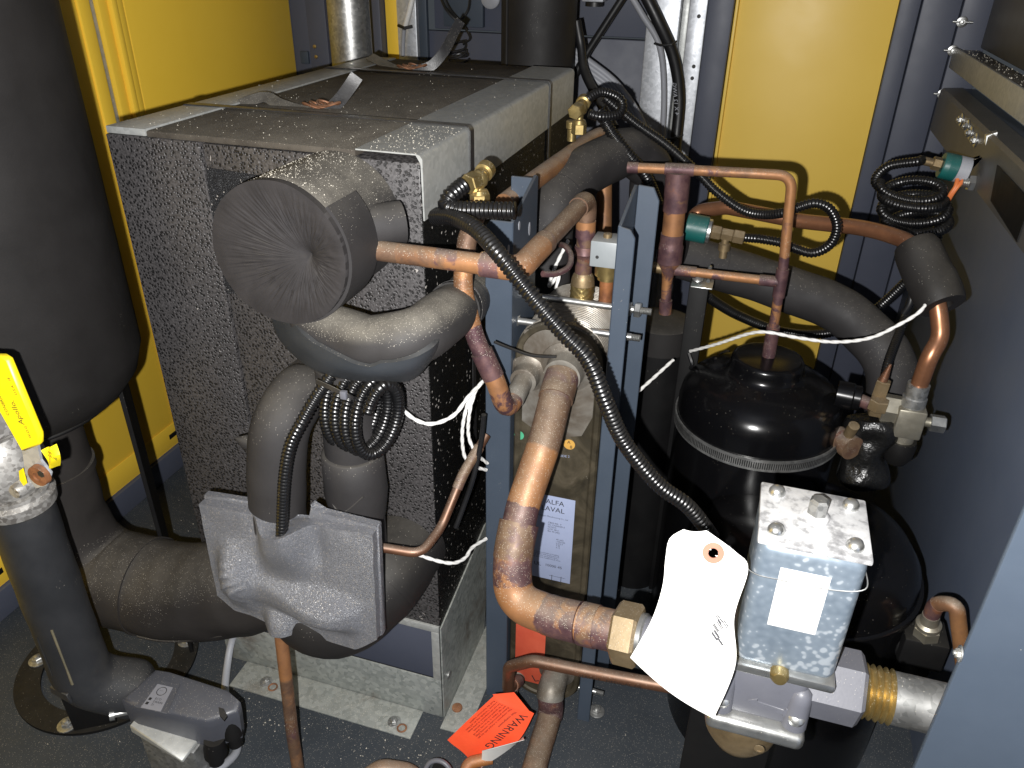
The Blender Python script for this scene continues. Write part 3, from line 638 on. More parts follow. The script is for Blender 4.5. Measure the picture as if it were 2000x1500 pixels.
# ================================================================== foam cylinder with puckered cap
c0 = V((-0.128, 0, 1.060)); RC = 0.0945; YC = -0.175
t = thing('insulated_dome', 'large stubby foam wrapped cylinder with puckered round cap on the box front', 'insulated fitting', (c0.x, 0, c0.z - RC))
bm = bmesh.new(); A, Rn = 420, 48; rings = []
for i in range(Rn + 1):
    r = i / Rn; ring = []
    for k in range(A):
        a = 2 * math.pi * k / A
        dent = 0.019 * math.exp(-r / 0.24) + 0.010 * math.exp(-(r / 0.7) ** 2) * (0.5 + 0.5 * math.cos(a - 0.6))
        q1 = 1.0 / (0.35 + r)
        n1 = noise.noise(V((math.cos(a) * 7, math.sin(a) * 7, r * 1.3))); n2 = noise.noise(V((math.cos(a) * 24 + n1, math.sin(a) * 24, r * 2.4 + 5))); n3 = noise.noise(V((math.cos(a) * 52, math.sin(a) * 52 + n1, r * 6)))
        amp = min(1.0, (r * 2.0) ** 1.3) * (1 - r ** 3)
        d = dent + amp * (0.0010 * n1 + 0.0017 * n2 + 0.0013 * n3) + 0.010 * max(0, r - 0.86) ** 1.5 * 3
        rr = RC * r * 1.015 * (1 + 0.012 * noise.noise(V((math.cos(a) * 2, math.sin(a) * 2, 3))) * r)
        off = V((0.034, 0, -0.004)) * (1 - r)
        ring.append(bm.verts.new(V((c0.x + rr * math.cos(a), YC + d, c0.z + rr * math.sin(a))) + off))
    rings.append(ring)
for a_, b_ in zip(rings[1:], rings[2:]):
    for k in range(A): bm.faces.new((a_[k], a_[(k + 1) % A], b_[(k + 1) % A], b_[k]))
bm.faces.new(rings[1])
for v in rings[0]: bm.verts.remove(v)
last = rings[-1]; back = [bm.verts.new(v.co + V((0, 0.010, 0))) for v in last]
for k in range(A): bm.faces.new((last[k], last[(k + 1) % A], back[(k + 1) % A], back[k]))
link('puckered_cap', bm, MT['rubber_plain'], t, sharp=80)
bm = bmesh.new()
add_lathe(bm, (c0.x, YC + .0095, c0.z), (0, 1, 0), [(0.06, RC * .90), (0, RC * .95), (.003, RC * .985), (.03, RC), (-YC - .0095, RC * 1.0)], 64)
link('wrap', bm, MT['rubber_dusty'], t, sharp=70)
bm = bmesh.new()                                        # outer strip wound over the lower right side
rows = []
for i in range(26):
    a = math.radians(-112 + i * 6.2); rr = RC * 1.035
    rows.append([V((c0.x + rr * math.cos(a), YC + .012 + .075 * s, c0.z + rr * math.sin(a))) for s in (0, .25, .5, .75, 1)])
link('wrap_strip', sheet(bm, rows, 0.005), MT['rubber'], t, sharp=70)
tube('wrap_stub', [V((c0.x + .07, -.07, c0.z + .012)), V((c0.x + .112, -.035, c0.z + .014))], .03, MT['rubber'], t, 20, 0.04)

# ================================================================== S shaped insulated pipe on the box front
t = thing('insulated_pipe', 'fat grey foam covered pipe bending under the puckered cylinder', 'insulated pipe', tuple(P(740, 700, y=-.1)))
pa = fil(PP((612, 560, -.09), (618, 640, -.115), (720, 672, -.135), (818, 660, -.125), (868, 618, -.045), (905, 590, .06), (950, 540, .19)), [.05, .05, .04, .05, .05], 8)
tube('foam_sleeve', resample(pa, .008), 0.0395, MT['rubber_dusty'], t, 26, 0.05)
tube('joint_ring', sub(pa, .335, .350), 0.0415, MT['rubber_dark'], t, 26)
tube('wrap_fold', sub(pa, .352, .40), lambda s: .0435 - .003 * s, MT['rubber_dusty'], t, 26, 0.08)
up_e = rail(PP((566, 596, -.100), (585, 640, -.150), (640, 682, -.172), (712, 712, -.180), (752, 706, -.178), (800, 698, -.176), (845, 672, -.150), (858, 650, -.10)), 40)
mid_e = rail(PP((548, 606, -.090), (566, 655, -.135), (630, 708, -.162), (702, 728, -.172), (750, 730, -.170), (800, 722, -.165), (842, 690, -.140), (860, 668, -.09)), 40)
low_e = rail(PP((532, 614, -.075), (552, 664, -.100), (612, 716, -.120), (690, 738, -.130), (748, 738, -.130), (800, 740, -.125), (836, 706, -.11), (852, 684, -.07)), 40)
in_e = [p + V((0, .045, .004)) for p in low_e]
rows = []
for a_, b_, c_, d_ in zip(up_e, mid_e, low_e, in_e): rows.append(spl([a_ + V((0, 0, .002 * noise.noise(a_ * 60))), b_, c_, d_], 5))
link('split_shell', sheet(bmesh.new(), rows, 0.007), MT['inner_rubber'], t, sharp=60)

# ================================================================== insulated riser in front (bare copper below)
t = thing('insulated_riser', 'tall foam covered pipe with corrugated conduit down its front, copper below', 'insulated pipe', tuple(P(594, 1490, y=-.15)))
pa = fil(PP((690, 735, .02), (585, 765, -.085), (545, 830, -.14), (540, 930, -.155), (546, 1060, -.15)), [.06, .10, .1], 8)
tube('foam_sleeve', resample(pa, .008), lambda s: .045 if s > .25 else .040, MT['rubber'], t, 28, 0.03)
tube('lap_seam', [p + V((-.041, -.012, 0)) for p in sub(pa, .14, .30)], .004, MT['rubber'], t, 8)
lathe('torn_flap', P(478, 862, y=-.13), (-1, -.2, .35), [(-.02, .015), (0, .012), (.016, .001)], MT['rubber'], t, 10)
q = PP((548, 725, -.06), (580, 700, -.02), (618, 712, -.035), (640, 742, -.08), (600, 752, -.10), (552, 740, -.085))
prism(bm := bmesh.new(), [q[0], q[1], q[2], q[3], q[4], q[5]], (0, 0.02, -0.006), 0.002); link('torn_collar', bm, MT['rubber'], t)
zc = V((-0.243, -0.150, 0))
cu = P(549, 1240, y=-.185); pa = [V((cu.x + .002, -.170, .46)), cu, V((cu.x + .001, -.205, 0.12)), V((cu.x + .004, -.212, 0.0))]
pa = resample(pa, .005); htube('copper_pipe', pa, .0115, t, 18, burn=[(.30, .36, .45)], brown=[(.2, 9, .55)])

# grey foam block clamped round the riser
t = thing('foam_block', 'light grey sparkling foam sheets moulded around the riser like a block', 'insulation', tuple(P(570, 1230, y=-.19)))
TL, TR, BR, BL = P(388, 985, y=-.195), P(727, 1046, y=-.195), P(738, 1284, y=-.195), P(428, 1182, y=-.195)
def fb(s, w):                                            # s across, w down -> point and bulge
    p = TL.lerp(TR, s).lerp(BL.lerp(BR, s), w)
    ax = lambda c, r: math.exp(-((c) / r) ** 2)
    sm = lambda x: 1 / (1 + math.exp(-x))
    sg = lambda d, k: math.exp(-abs(d / k) ** 3.0)
    hs = [0.036 * sg(s - (0.50 - .05 * w), 0.125) * sm((.34 - w) * 13),
          0.034 * sg(w - (0.67 + 0.03 * s), 0.13) * sm((s - .10) * 34) * sm((.86 - s) * 30) * (0.66 + .34 * math.cos((s - .70) * 7.5)),
          0.032 * math.exp(-(((s - .17) / .105) ** 2 + ((w - .60) / .24) ** 2) ** 1.3),
          0.022 * sg(s - .41, .085) * sm((w - .84) * 22)]
    h = math.log(sum(math.exp(q_ * 260) for q_ in hs) - 3) / 260
    h -= 0.005 * ax(s - 0.33, .04) * ax(w - .12, .16) + 0.006 * ax(s - .68, .05) * ax(w - .18, .16)
    h += 0.0024 * math.sin(math.hypot((s - .24) * 1.2, (w - .72)) * 90) * ax(s - .13, .08) * ax(w - .64, .2)
    h *= min(1, max(0, (s - .015) / .09)) * min(1, max(0, (.985 - s) / .10)) * (1 if .3 < s < .52 else min(1, max(0, (.985 - w) / .08)))
    h += 0.0010 * noise.noise(V((s * 7, w * 6, 2)))
    return p + V((0, -h, 0))
NX, NY = 110, 80; bm = bmesh.new(); gA = []; gB = []
for j in range(NY + 1):
    ra, rb = [], []
    for i in range(NX + 1):
        s, w = i / NX, j / NY
        e0 = 0.02 * noise.noise(V((s * 4, 0, 1))) + (0.055 * math.exp(-((s - .47) / .12) ** 2) if True else 0)   # scooped top edge
        e1 = 0.008 * noise.noise(V((s * 5, 3, 1))) + .03 * math.exp(-((s - .36) / .1) ** 2) - (0.16 * max(0, (s - .86) / .14) ** 1.2) - (0.10 * max(0, (.10 - s) / .1))
        ww = e0 + (1 + e1 - e0) * w
        ss = s + 0.004 * noise.noise(V((w * 5, 7, s)))
        q = fb(ss, ww); ra.append(bm.verts.new(q)); q2 = TL.lerp(TR, ss).lerp(BL.lerp(BR, ss), ww); rb.append(bm.verts.new(q2 + V((0, .014, 0))))
    gA.append(ra); gB.append(rb)
for j in range(NY):
    for i in range(NX):
        bm.faces.new((gA[j][i], gA[j][i + 1], gA[j + 1][i + 1], gA[j + 1][i])); bm.faces.new((gB[j][i], gB[j + 1][i], gB[j + 1][i + 1], gB[j][i + 1]))
for j in range(NY):
    for i in (0, NX): bm.faces.new((gA[j][i], gA[j + 1][i], gB[j + 1][i], gB[j][i]))
for i in range(NX):
    for j in (0, NY): bm.faces.new((gA[j][i], gB[j][i], gB[j][i + 1], gA[j][i + 1]))
link('front_sheet', bm, MT['silverfoam'], t, sharp=60)
q = [TL + V((-.002, .0155, .007)), TL.lerp(TR, .33) + V((0, .0155, .009)), TL.lerp(TR, .34) + V((0, .0155, -.02)), TL.lerp(TR, .62) + V((0, .0155, -.01)), TL.lerp(TR, .64) + V((0, .0155, .026)), TL.lerp(TR, .70) + V((0, .0155, .010)), TR + V((.002, .0155, .006)), TR.lerp(BR, .86) + V((.003, .0155, 0)), TR.lerp(BR, .98).lerp(BL, .10) + V((0, .0155, -.002)), BL + V((0, .0155, .008))]
prism(bm := bmesh.new(), q, (0, .014, 0), 0.002); link('back_sheet', bm, MT['silverfoam'], t)

# vertical foam pipe behind the block and big horizontal foam pipe from the vessel
t = thing('insulated_pipe', 'dark foam pipe with flared wrapping hanging below the coil of conduit', 'insulated pipe', (-0.1, -0.09, .40))
c = P(690, 900, y=-.085)
tube('foam_sleeve', [V((c.x, -.085, .86)), V((c.x, -.085, .40))], .043, MT['rubber'], t, 28, 0.03)
bm = bmesh.new(); zt = P(690, 880, y=-.085).z; zb = P(690, 1005, y=-.085).z
add_lathe(bm, (c.x, -.085, zt), (0, 0, -1), [(0, .0455), (.002, .049), (.05, .0505), (.075, .052), (zt - zb - .01, .046), (zt - zb, .0435)], 32); link('flared_wrap', bm, MT['rubber'], t, sharp=70)
q = spl([V((c.x - .03, -.123, zt - .062)), V((c.x, -.139, zt - .085)), V((c.x + .035, -.125, zt - .055))], 8)
tube('wrap_edge', q, .002, MT['rubber'], t, 6)

t = thing('insulated_pipe', 'dark foam elbow with rounded bottom poking out under the grey foam block', 'insulated pipe', tuple(P(660, 1290, y=-.12)))
pe = fil([P(800, 1050, y=.03), P(745, 1130, y=-.075), P(650, 1222, y=-.135), P(560, 1130, y=-.12)], [.06, .09], 10)
tube('foam_sleeve', resample(pe, .008), .076, MT['rubber_dark'], t, 36, .03)
tube('joint_edge', sub(pe, .10, .108), .0775, MT['rubber_dark'], t, 36)

# ================================================================== black vessel at the left with ring foot
vx, vy = -0.7605, -0.0977
t = thing('pressure_vessel', 'tall black foam clad vessel on strap legs filling the left edge', 'vessel', (vx, vy, 0))
RV = 0.218
bm = bmesh.new(); add_lathe(bm, (vx, vy, 0), (0, 0, 1), [(0.655, 0.0), (0.657, .09), (.668, .14), (.690, .178), (.722, .204), (.765, RV), (1.9, RV), (1.9, 0)], 96); link('vessel_shell', bm, MT['rubber_dark'], t)
tube('bottom_weld', [V((vx + .145 * math.cos(a), vy + .145 * math.sin(a), .6685)) for a in [2 * math.pi * i / 48 for i in range(49)]], .004, MT['black_matt'], t, 8)
for ang in (38, 158, 303):
    a = math.radians(ang); r0, r1 = .170, .168
    d, n = V((math.cos(a), math.sin(a), 0)), V((-math.sin(a), math.cos(a), 0)); o = V((vx, vy, 0))
    prism(bm := bmesh.new(), [o + d * (r0 - .005) - n * .046 + V((0, 0, .72)), o + d * (r0 - .005) + n * .046 + V((0, 0, .72)), o + d * r1 + n * .04 + V((0, 0, .004)), o + d * r1 - n * .04 + V((0, 0, .004))], d * .008, .001)
    link('leg', bm, MT['black_matt'], t)
bm = bmesh.new(); k = 72; ri, ro = .136, .187; g = []
for i in range(k):
    a = 2 * math.pi * i / k; c, s = math.cos(a), math.sin(a)
    g.append([bm.verts.new(V((vx + r * c, vy + r * s, z))) for r, z in ((ri, .001), (ri, .008), (ro, .008), (ro, .001))])
for i in range(k):
    for j in range(4): bm.faces.new((g[i][j], g[i][(j + 1) % 4], g[(i + 1) % k][(j + 1) % 4], g[(i + 1) % k][j]))
link('ring_foot', bm, MT['black_matt'], t, sharp=30)
for a in ((365, 1252), (75, 1290), (132, 1416)): bolt(t, P(*a, z=.009), (0, 0, 1), 0.0115, MT['galv_pipe'])
t = thing('insulated_pipe', 'very fat brownish foam pipe curving from under the vessel to the box', 'insulated pipe', (-.45, -.1, .2))
pa = fil([(vx + .01, vy, .66), (vx + .01, vy, .275), (-0.50, vy + .01, .278), (-0.36, -.075, .335), (-0.20, -.07, .40)], [.17, .3, .2], 14)
L = arclen(resample(pa, .01))[-1]
tube('foam_sleeve', resample(pa, .01), lambda s: .078 + .018 * min(1, max(0, (s - .26) * 5)) - .02 * max(0, (s - .8) / .2), MT['rubber_brown'], t, 40, 0.035)
sp = sub(pa, .50, .506); tube('joint_edge', sp, .0985, MT['rubber_brown'], t, 40)
tube('joint_edge', sub(pa, .12, .135), .083, MT['rubber_brown'], t, 40)
q = [p + V((0, -.080, -.056)) for p in sub(pa, .52, .72)]
tube('lap_seam', q, .0025, MT['rubber_brown'], t, 8, 0.4)

# ================================================================== ball valve on black wrapped pipe at far left
lx, ly = -0.568, -0.300
t = thing('drain_pipe', 'black wrapped vertical pipe with elbow standing at left front of the vessel foot', 'insulated pipe', (lx, ly, 0))
pa = fil([V((lx, ly, .640)), V((lx, ly, .245)), V((lx + .072, ly + .060, .172))], [.085], 14)
tube('foam_sleeve', resample(pa, .008), lambda s: (.0475 + .005 * max(0, (s - .60) * 3)) * (1 if s < .94 else math.sqrt(max(.12, 1 - ((s - .94) / .06) ** 2 * .75))), MT['pipe_black'], t, 32, 0.03)
tube('glue_seam', [V((lx + .026, ly - .0405, z)) for z in (.42, .37, .33, .29)], .0022, MT['slit'], t, 6, .5)
tube('slit', [V((lx - .004, ly - .0478, z)) for z in (.40, .36, .31)], .0012, MT['ink'], t, 6, .5)
prism(bm := bmesh.new(), [(lx - .030, ly - .043, .265), (lx + .018, ly - .052, .272), (lx + .02, ly - .052, .25), (lx - .028, ly - .045, .252)], (0, .006, 0), .001); link('tape_edge', bm, MT['pipe_black'], t)
t = thing('ball_valve', 'worn metal ball valve with yellow lever handle at the left edge', 'valve', (lx, ly, .645))
bm = bmesh.new(); add_lathe(bm, (lx, ly, .642), (0, 0, 1), [(0, .042), (.004, .054), (.022, .056), (.028, .050), (.034, .050)], 40); link('end_collar', bm, MT['iron_worn'], t)
bm = bmesh.new(); add_lathe(bm, (lx - .004, ly, .676), (0, 0, 1), [(0, .046), (.012, .054), (.05, .060), (.085, .054), (.10, .044)], 40); link('valve_body', bm, MT['iron_worn'], t)
hexa('body_hex', (lx - .008, ly, .776), (0, 0, 1), .05, .048, MT['iron_worn'], t, .004)
lathe('end_neck', (lx - .012, ly, .826), (0, 0, 1), [(0, .036), (.10, .036)], MT['galv_pipe'], t, 28)
hy = ly - .066
def hp(u, v, dy=0): return P(u, v, y=hy + dy)
lathe('stem', hp(77, 928, .045), (0, -1, 0), [(0, .011), (.04, .011), (.044, .009), (.044, 0)], MT['iron_worn'], t)
bm = bmesh.new(); prism(bm, [hp(-40, 690), hp(0, 698), hp(14, 702), hp(77, 852), hp(77, 870), hp(42, 884), hp(-40, 740)], (0, .010, 0), .003); lev = link('lever_grip', bm, MT['yellow_vinyl'], t)
prism(bm := bmesh.new(), [hp(74, 868, .003), hp(78, 900, .003), hp(100, 925, .003), hp(92, 950, .003), hp(70, 955, .003), hp(48, 925, .003), hp(42, 880, .003)], (0, .004, 0), .001); link('lever_arm', bm, MT['galv_bright'], t)
lathe('lever_nut', hp(77, 928, -.002), (0, -1, 0), [(-.004, .0155), (.004, .015), (.0045, .0065), (.002, .0065), (.002, 0)], MT['rust'], t, 20)
lathe('stem_hole', hp(80, 926, -.0065), (0, -1, 0), [(0, .0055), (.0006, .0055), (.0006, 0)], MT['ink'], t, 6)
prism(bm := bmesh.new(), [hp(36, 920, .008), hp(44, 915, .008), hp(52, 945, .008), hp(46, 950, .008), hp(38, 938, .008)], (0, .002, 0), .0005); link('stop_tab', bm, MT['yellow_vinyl'], t)
d = (hp(77, 870) - hp(0, 698)).normalized(); side = V((0, 1, 0)).cross(d).normalized()
if side.x < 0: side = -side
def onl(u, v): return hp(u, v, -.0012)
text('lettering', 'CONBRACO', .0070, onl(19, 812), -d, -side, MT['ink'], lev)
text('lettering', 'U.S.A.  18', .0062, onl(34, 772), -d, -side, MT['ink'], lev)
text('lettering', 'Apollo.', .0125, onl(48, 830), -d, -side, MT['ink'], lev)
text('lettering', 'W.O.G', .0060, onl(62, 856), -d, -side, MT['ink'], lev)
t = thing('yellow_tag', 'small crumpled yellow tag caught behind the rusty lever nut', 'tag', tuple(hp(100, 900)))
L_ = [hp(80, 880, -.004), hp(86, 895, -.007), hp(92, 912, -.002)]; R_ = [hp(112, 866, .004), hp(116, 890, -.004), hp(113, 912, .006)]
link('tag_sheet', loft(bmesh.new(), L_, R_, 8, 8, .0006, lambda a, b: V((0, .004 * math.sin(b * 6 + a * 2), 0))), MT['yellow_vinyl'], t)
text('print', 'APO\nVALVE', .0052, hp(92, 884, -.0095), (1, 0, -.35), (.35, 0, 1), MT['ink'], t)

# ================================================================== blue steel frame and brazed plate heat exchanger
FY0, FY1 = 0.08, 0.215
t = thing('steel_frame', 'pair of blue steel channel uprights clamped by threaded rods round the plate exchanger', 'frame', (0.18, 0.15, 0))
def up(name, x0, x1, xw, ztop, side, cut):
    # C channel standing upright: two flanges and a web
    m = MT['blue']; w = .006
    p = thing(name, None, None, (xw, FY0, 0)); return p
bm = bmesh.new()                                        # left upright: web at its right side, flanges pointing left
prism(bm, [(0.110, FY0 + .001, 0.0), (0.110, FY0 + .001, 1.052), (0.110, FY1 - .01, 1.092), (0.110, FY1, 1.088), (0.110, FY1, 0.0)], (-.005, 0, 0), .0008)
prism(bm, [(0.066, FY0, 0.0), (0.1095, FY0, 0.0), (0.1095, FY0, 1.052), (0.074, FY0, 1.052), (0.066, FY0, 1.04)], (0, .0055, 0), .0012)
prism(bm, [(0.066, FY1, 0.0), (0.1045, FY1, 0.0), (0.1045, FY1, 1.085), (0.066, FY1, 1.085)], (0, -.0055, 0), .0008)
lu = link('upright', bm, MT['blue'], t, sharp=25)
bm = bmesh.new()                                        # right upright: web at its left side, flanges pointing right
prism(bm, [(0.266, FY0 + .001, 0.0), (0.266, FY0 + .001, 1.064), (0.266, FY1 - .012, 1.092), (0.266, FY1, 1.088), (0.266, FY1, 0.0)], (.005, 0, 0), .0008)
prism(bm, [(0.2665, FY0, 0.0), (0.292, FY0, 0.0), (0.292, FY0, 1.048), (0.284, FY0, 1.060), (0.2665, FY0, 1.064)], (0, .0055, 0), .0012)
prism(bm, [(0.2715, FY1, 0.0), (0.306, FY1, 0.0), (0.306, FY1, 1.068), (0.296, FY1, 1.088), (0.2715, FY1, 1.090)], (0, -.0055, 0), .0012)
ru = link('upright', bm, MT['blue'], t, sharp=25)
for u, v in ((1014, 441), (1034, 447), (993, 487)):
    q = P(u, v, x=.1101); e = .011 if u == 1034 else .007
    bm = bmesh.new(); add_lathe(bm, (0, 0, 0), (1, 0, 0), [(0, .0045), (.0006, .0045), (.0006, 0)], 12)
    for w in bm.verts: w.co = V((w.co.x, w.co.y, w.co.z * e / .0045)) + q
    link('slot', bm, MT['greycable'], lu)
for y, z0, x1 in ((0.115, .877, .304), (0.182, .8945, .310), (0.115, .055, .306), (.182, .16, .31)):
    tube('rod', [V((.098, y, z0)), V((.296, y, z0))], .0058, MT['zinc'], t, 14)
    thread('rod_thread', (.272, y, z0), (x1 + .006, y, z0), .0058, MT['zinc'], t, .0025)
    if y > .15: hexa('nut', (.2715, y, z0), (1, 0, 0), .012, .0125, MT['zinc'], t)
    hexa('nut', (.1095, y, z0), (1, 0, 0), .003, .0095, MT['zinc'], t)
hexa('nut', (.288, .182, .8945), (1, 0, 0), .011, .0125, MT['zinc'], t)
for u, v in ((1165, 1390), (1160, 1290)): bolt(t, P(u, v, z=.002), (0, 0, 1), .010, MT['galv_pipe'])

xa, xb, xc = 0.112, 0.262, 0.187; ZT, ZB = 0.892, 0.02; hw = (xb - xa) / 2
t = thing('plate_exchanger', 'tall brazed plate heat exchanger between the blue uprights with label and dot stickers', 'heat exchanger', (xc, .17, ZB))
def stad(h, zt, zb, r, n=10):
    o = []
    for cx, cz, a0 in ((xc + h - r, zt - r, 0), (xc - h + r, zt - r, 90), (xc - h + r, zb + r, 180), (xc + h - r, zb + r, 270)):
        for k in range(n + 1):
            a = math.radians(a0 + 90 * k / n); o.append((cx + r * math.cos(a), cz + r * math.sin(a)))
    return o
bm = bmesh.new(); y = .094; rings = []                  # stacked plates: a rib for each
N_P = 26
prof = []
for k in range(N_P):
    yy = .108 + k * .0062
    prof += [(yy, 0.0), (yy + .0018, .0028), (yy + .0038, .0028), (yy + .0054, 0.0)]
for yy, g in prof: rings.append([bm.verts.new((a, yy, b)) for a, b in stad(hw - .003 + g, ZT - .003 + g, ZB + .003 - g, .062)])
n = len(rings[0])
for a_, b_ in zip(rings, rings[1:]):
    for k in range(n): bm.faces.new((a_[k], a_[(k + 1) % n], b_[(k + 1) % n], b_[k]))
bm.faces.new(rings[-1]); link('plate_pack', bm, MT['steel_dirty'], t, kind='stuff', sharp=25)
bm = bmesh.new(); rings = []
for yy, g in ((.1079, 0.0), (.098, 0.0), (.0945, -.003), (.0945, -.010), (.0975, -.014)): rings.append([bm.verts.new((a, yy, b)) for a, b in stad(hw + g, ZT + g, ZB - g, .066 + g)])
for a_, b_ in zip(rings, rings[1:]):
    for k in range(n): bm.faces.new((a_[k], a_[(k + 1) % n], b_[(k + 1) % n], b_[k]))
bm.faces.new(rings[-1][::-1]); link('front_plate', bm, MT['steel_brown'], t, sharp=25)
fy = .0974
bm = bmesh.new(); prism(bm, [(xa + .014, fy, ZT - .02), (xa + .014, fy, .70), (xa + .06, fy, .672), (xb - .03, fy, .69), (xb - .014, fy, .73), (xb - .014, fy, ZT - .02), (xb - .04, fy, ZT - .015), (xa + .04, fy, ZT - .015)], (0, -.0016, 0), .0006); link('polished_head', bm, MT['steel_dirty'], t)
def port(u, v, r, y1, m='steel_dirty'):
    q = P(u, v, y=fy)
    bm = bmesh.new(); add_lathe(bm, (q.x, fy, q.z), (0, -1, 0), [(0, r * 1.75), (.004, r * 1.7), (.008, r * 1.3), (.011, r * 1.22), (.014, r * 1.2), (fy - y1, r * 1.15), (fy - y1 + .001, r)], 32); link('port', bm, MT[m], t); return q
p1 = port(1032, 728, .019, .066); p2 = port(1108, 716, .026, .060); p3 = port(1012, 1322, .009, .06); p4 = port(1088, 1310, .022, .055)
for (u, v, r, m) in ((1014, 850, .0088, 'green_dot'), (1112, 868, .0100, 'amber_dot')):
    q = P(u, v, y=fy - .0005); lathe('dot_sticker', q, (0, -1, 0), [(0, r), (.0006, r), (.0006, 0)], MT[m], t, 24)
q = P(1112, 868, y=fy - .0014); text('lettering', 'A\n  8', .009, q + V((-.004, 0, .001)), (1, 0, 0), (0, 0, 1), MT['ink'], t); text('lettering', 'SIDE 2', .0065, P(1093, 892, y=fy - .0008), (1, 0, 0.1), (0, 0, 1), MT['label_white'], t)
l0, l1, l2, l3 = P(1060, 966, y=fy - .0005), P(1124, 978, y=fy - .0005), P(1116, 1141, y=fy - .0005), P(1030, 1128, y=fy - .0005)
lx0, lx1, lzt, lzb = l1.x - .084, l1.x, l1.z, l2.z
box('rating_label', (lx0, fy - .0010, lzb), (lx1, fy - .0003, lzt), MT['label_white'], t, .0002)
ly_ = fy - .0014; U, W_ = (1, 0, 0), (0, 0, 1)
text('lettering', 'ALFA', .0150, (lx0 + .030, ly_, lzt - .018), U, W_, MT['ink'], t)
text('lettering', 'LAVAL', .0150, (lx0 + .022, ly_, lzt - .034), U, W_, MT['ink'], t)
text('lettering', 'Alfa Laval Jiangyin Manufacturing Co., Ltd', .0042, (lx0 + .003, ly_, lzt - .048), U, W_, MT['ink'], t)
text('lettering', 'Type\nSerial\nYear\nDesign', .0050, (lx0 + .004, ly_, lzt - .062), U, W_, MT['ink'], t)
text('lettering', 'CB62-60L  F\nSO CN30045-3\n03/2015\nCCK 38-S\nBar 45 (45)', .0050, (lx0 + .036, ly_, lzt - .062), U, W_, MT['ink'], t)
text('lettering', '45 (45)\n-196/225\n2.6/2.3\n7.45\n3.12', .0048, (lx0 + .053, ly_, lzt - .098), U, W_, MT['ink'], t)
text('lettering', 'Read the manual before installing.\nMax pressure and temperature as\nstated. Do not exceed the limits.\nKeep this label readable at all times', .0040, (lx0 + .006, ly_, lzt - .136), U, W_, MT['ink'], t)
text('lettering', 'UL', .012, (lx0 + .012, ly_, lzt - .168), U, W_, MT['ink'], t)
text('lettering', '10000 45', .0088, (lx0 + .034, ly_, lzt - .166), U, W_, MT['ink'], t)
bm = bmesh.new()
for a, b, c_, d_ in ((.048, .185, .049, .206), (.066, .185, .067, .206), (.043, .187, .074, .1875), (.043, .204, .074, .2045)): add_box(bm, (lx0 + a, ly_ - .0002, lzt - d_), (lx0 + c_, ly_, lzt - b))
link('diagram', bm, MT['ink'], t, smooth=False)
box('red_sticker', (xa + .008, fy - .0010, .055), (xa + .075, fy - .0003, .215), MT['sticker_red'], t, .0002)
text('lettering', 'L', .026, (xa + .055, fy - .0016, .060), (.8, 0, .4), (-.4, 0, .8), MT['ink'], t)

# ================================================================== copper pipes in front
t = thing('copper_pipe', 'thick tarnished copper pipe sweeping down the exchanger front to a hexagon nut', 'pipe', tuple(P(1000, 1180, y=-.17)))
# port -> down -> elbow -> nut
pa = fil([V((p2.x, .066, p2.z)), V((p2.x, .022, p2.z - .022))] + PP((1062, 870, -.035), (1022, 985, -.095), (1000, 1085, -.145), (1002, 1175, -.172), (1085, 1205, -.188), (1215, 1236, -.20)), [.03, .15, .2, .2, .07, .05], 10)
pa = resample(pa, .004); L = arclen(pa)[-1]
def near(p, u, v):
    s = arclen(p); best = (1e9, 0)
    for i, q in enumerate(p):
        w = q - CAM; zc_ = V((CX[2], CY[2], CZ[2])).dot(w); uu = 1000 + F * V((CX[0], CY[0], CZ[0])).dot(w) / zc_; vv = 750 + F * V((CX[1], CY[1], CZ[1])).dot(w) / zc_
        best = min(best, ((uu - u) ** 2 + (vv - v) ** 2, s[i]))
    return best[1]
A_ = lambda u, v: near(pa, u, v)
htube('tube_wall', pa, .0255, t, 30, burn=[(.03, .052, .5), (A_(1022, 985), A_(1008, 1040), .9)], brown=[(0, A_(1058, 875), .85)])
htube('braze_collar', sub(pa, .0, .046), .0275, t, 30, burn=[(.0, .03, .55)], brown=[ALL])
e0_, e1_ = A_(1012, 1020), A_(1000, 1090)
htube('coupling', sub(pa, e0_, e1_), .0300, t, 30, burn=[ALL[:2] + (.42,)], brown=[ALL], wob=.03)
e0_ = e1_ - .004; e1_ = A_(1085, 1205)
htube('elbow', sub(pa, e0_, e1_, .004), .0292, t, 30, burn=[(0, .045, .62), (e1_ - e0_ - .022, 1, .6)], brown=[(0, .02, .5)], wob=.02)
htube('coupling', sub(pa, A_(1072, 1202), A_(1130, 1216)), .0300, t, 30, burn=[ALL[:2] + (.62,)], brown=[ALL[:2] + (.5,)], wob=.02)
htube('coupling', sub(pa, A_(1135, 1217), A_(1165, 1225)), .0310, t, 30, burn=[ALL[:2] + (.55,)], brown=[ALL[:2] + (.6,)], wob=.02)
htube('coupling', sub(pa, A_(1168, 1226), A_(1225, 1238)), .0295, t, 30, burn=[ALL[:2] + (.6,)], brown=[ALL[:2] + (.3,)], wob=.01)
d = (pa[-1] - pa[-12]).normalized()
hexa('union_nut', pa[-1] - d * .010, d, .036, .044, MT['brass_dull'], t, .004)
lathe('nut_collar', pa[-1] + d * .026, d, [(0, .034), (.006, .034), (.010, .030), (.014, .030)], MT['zinc'], t, 28)

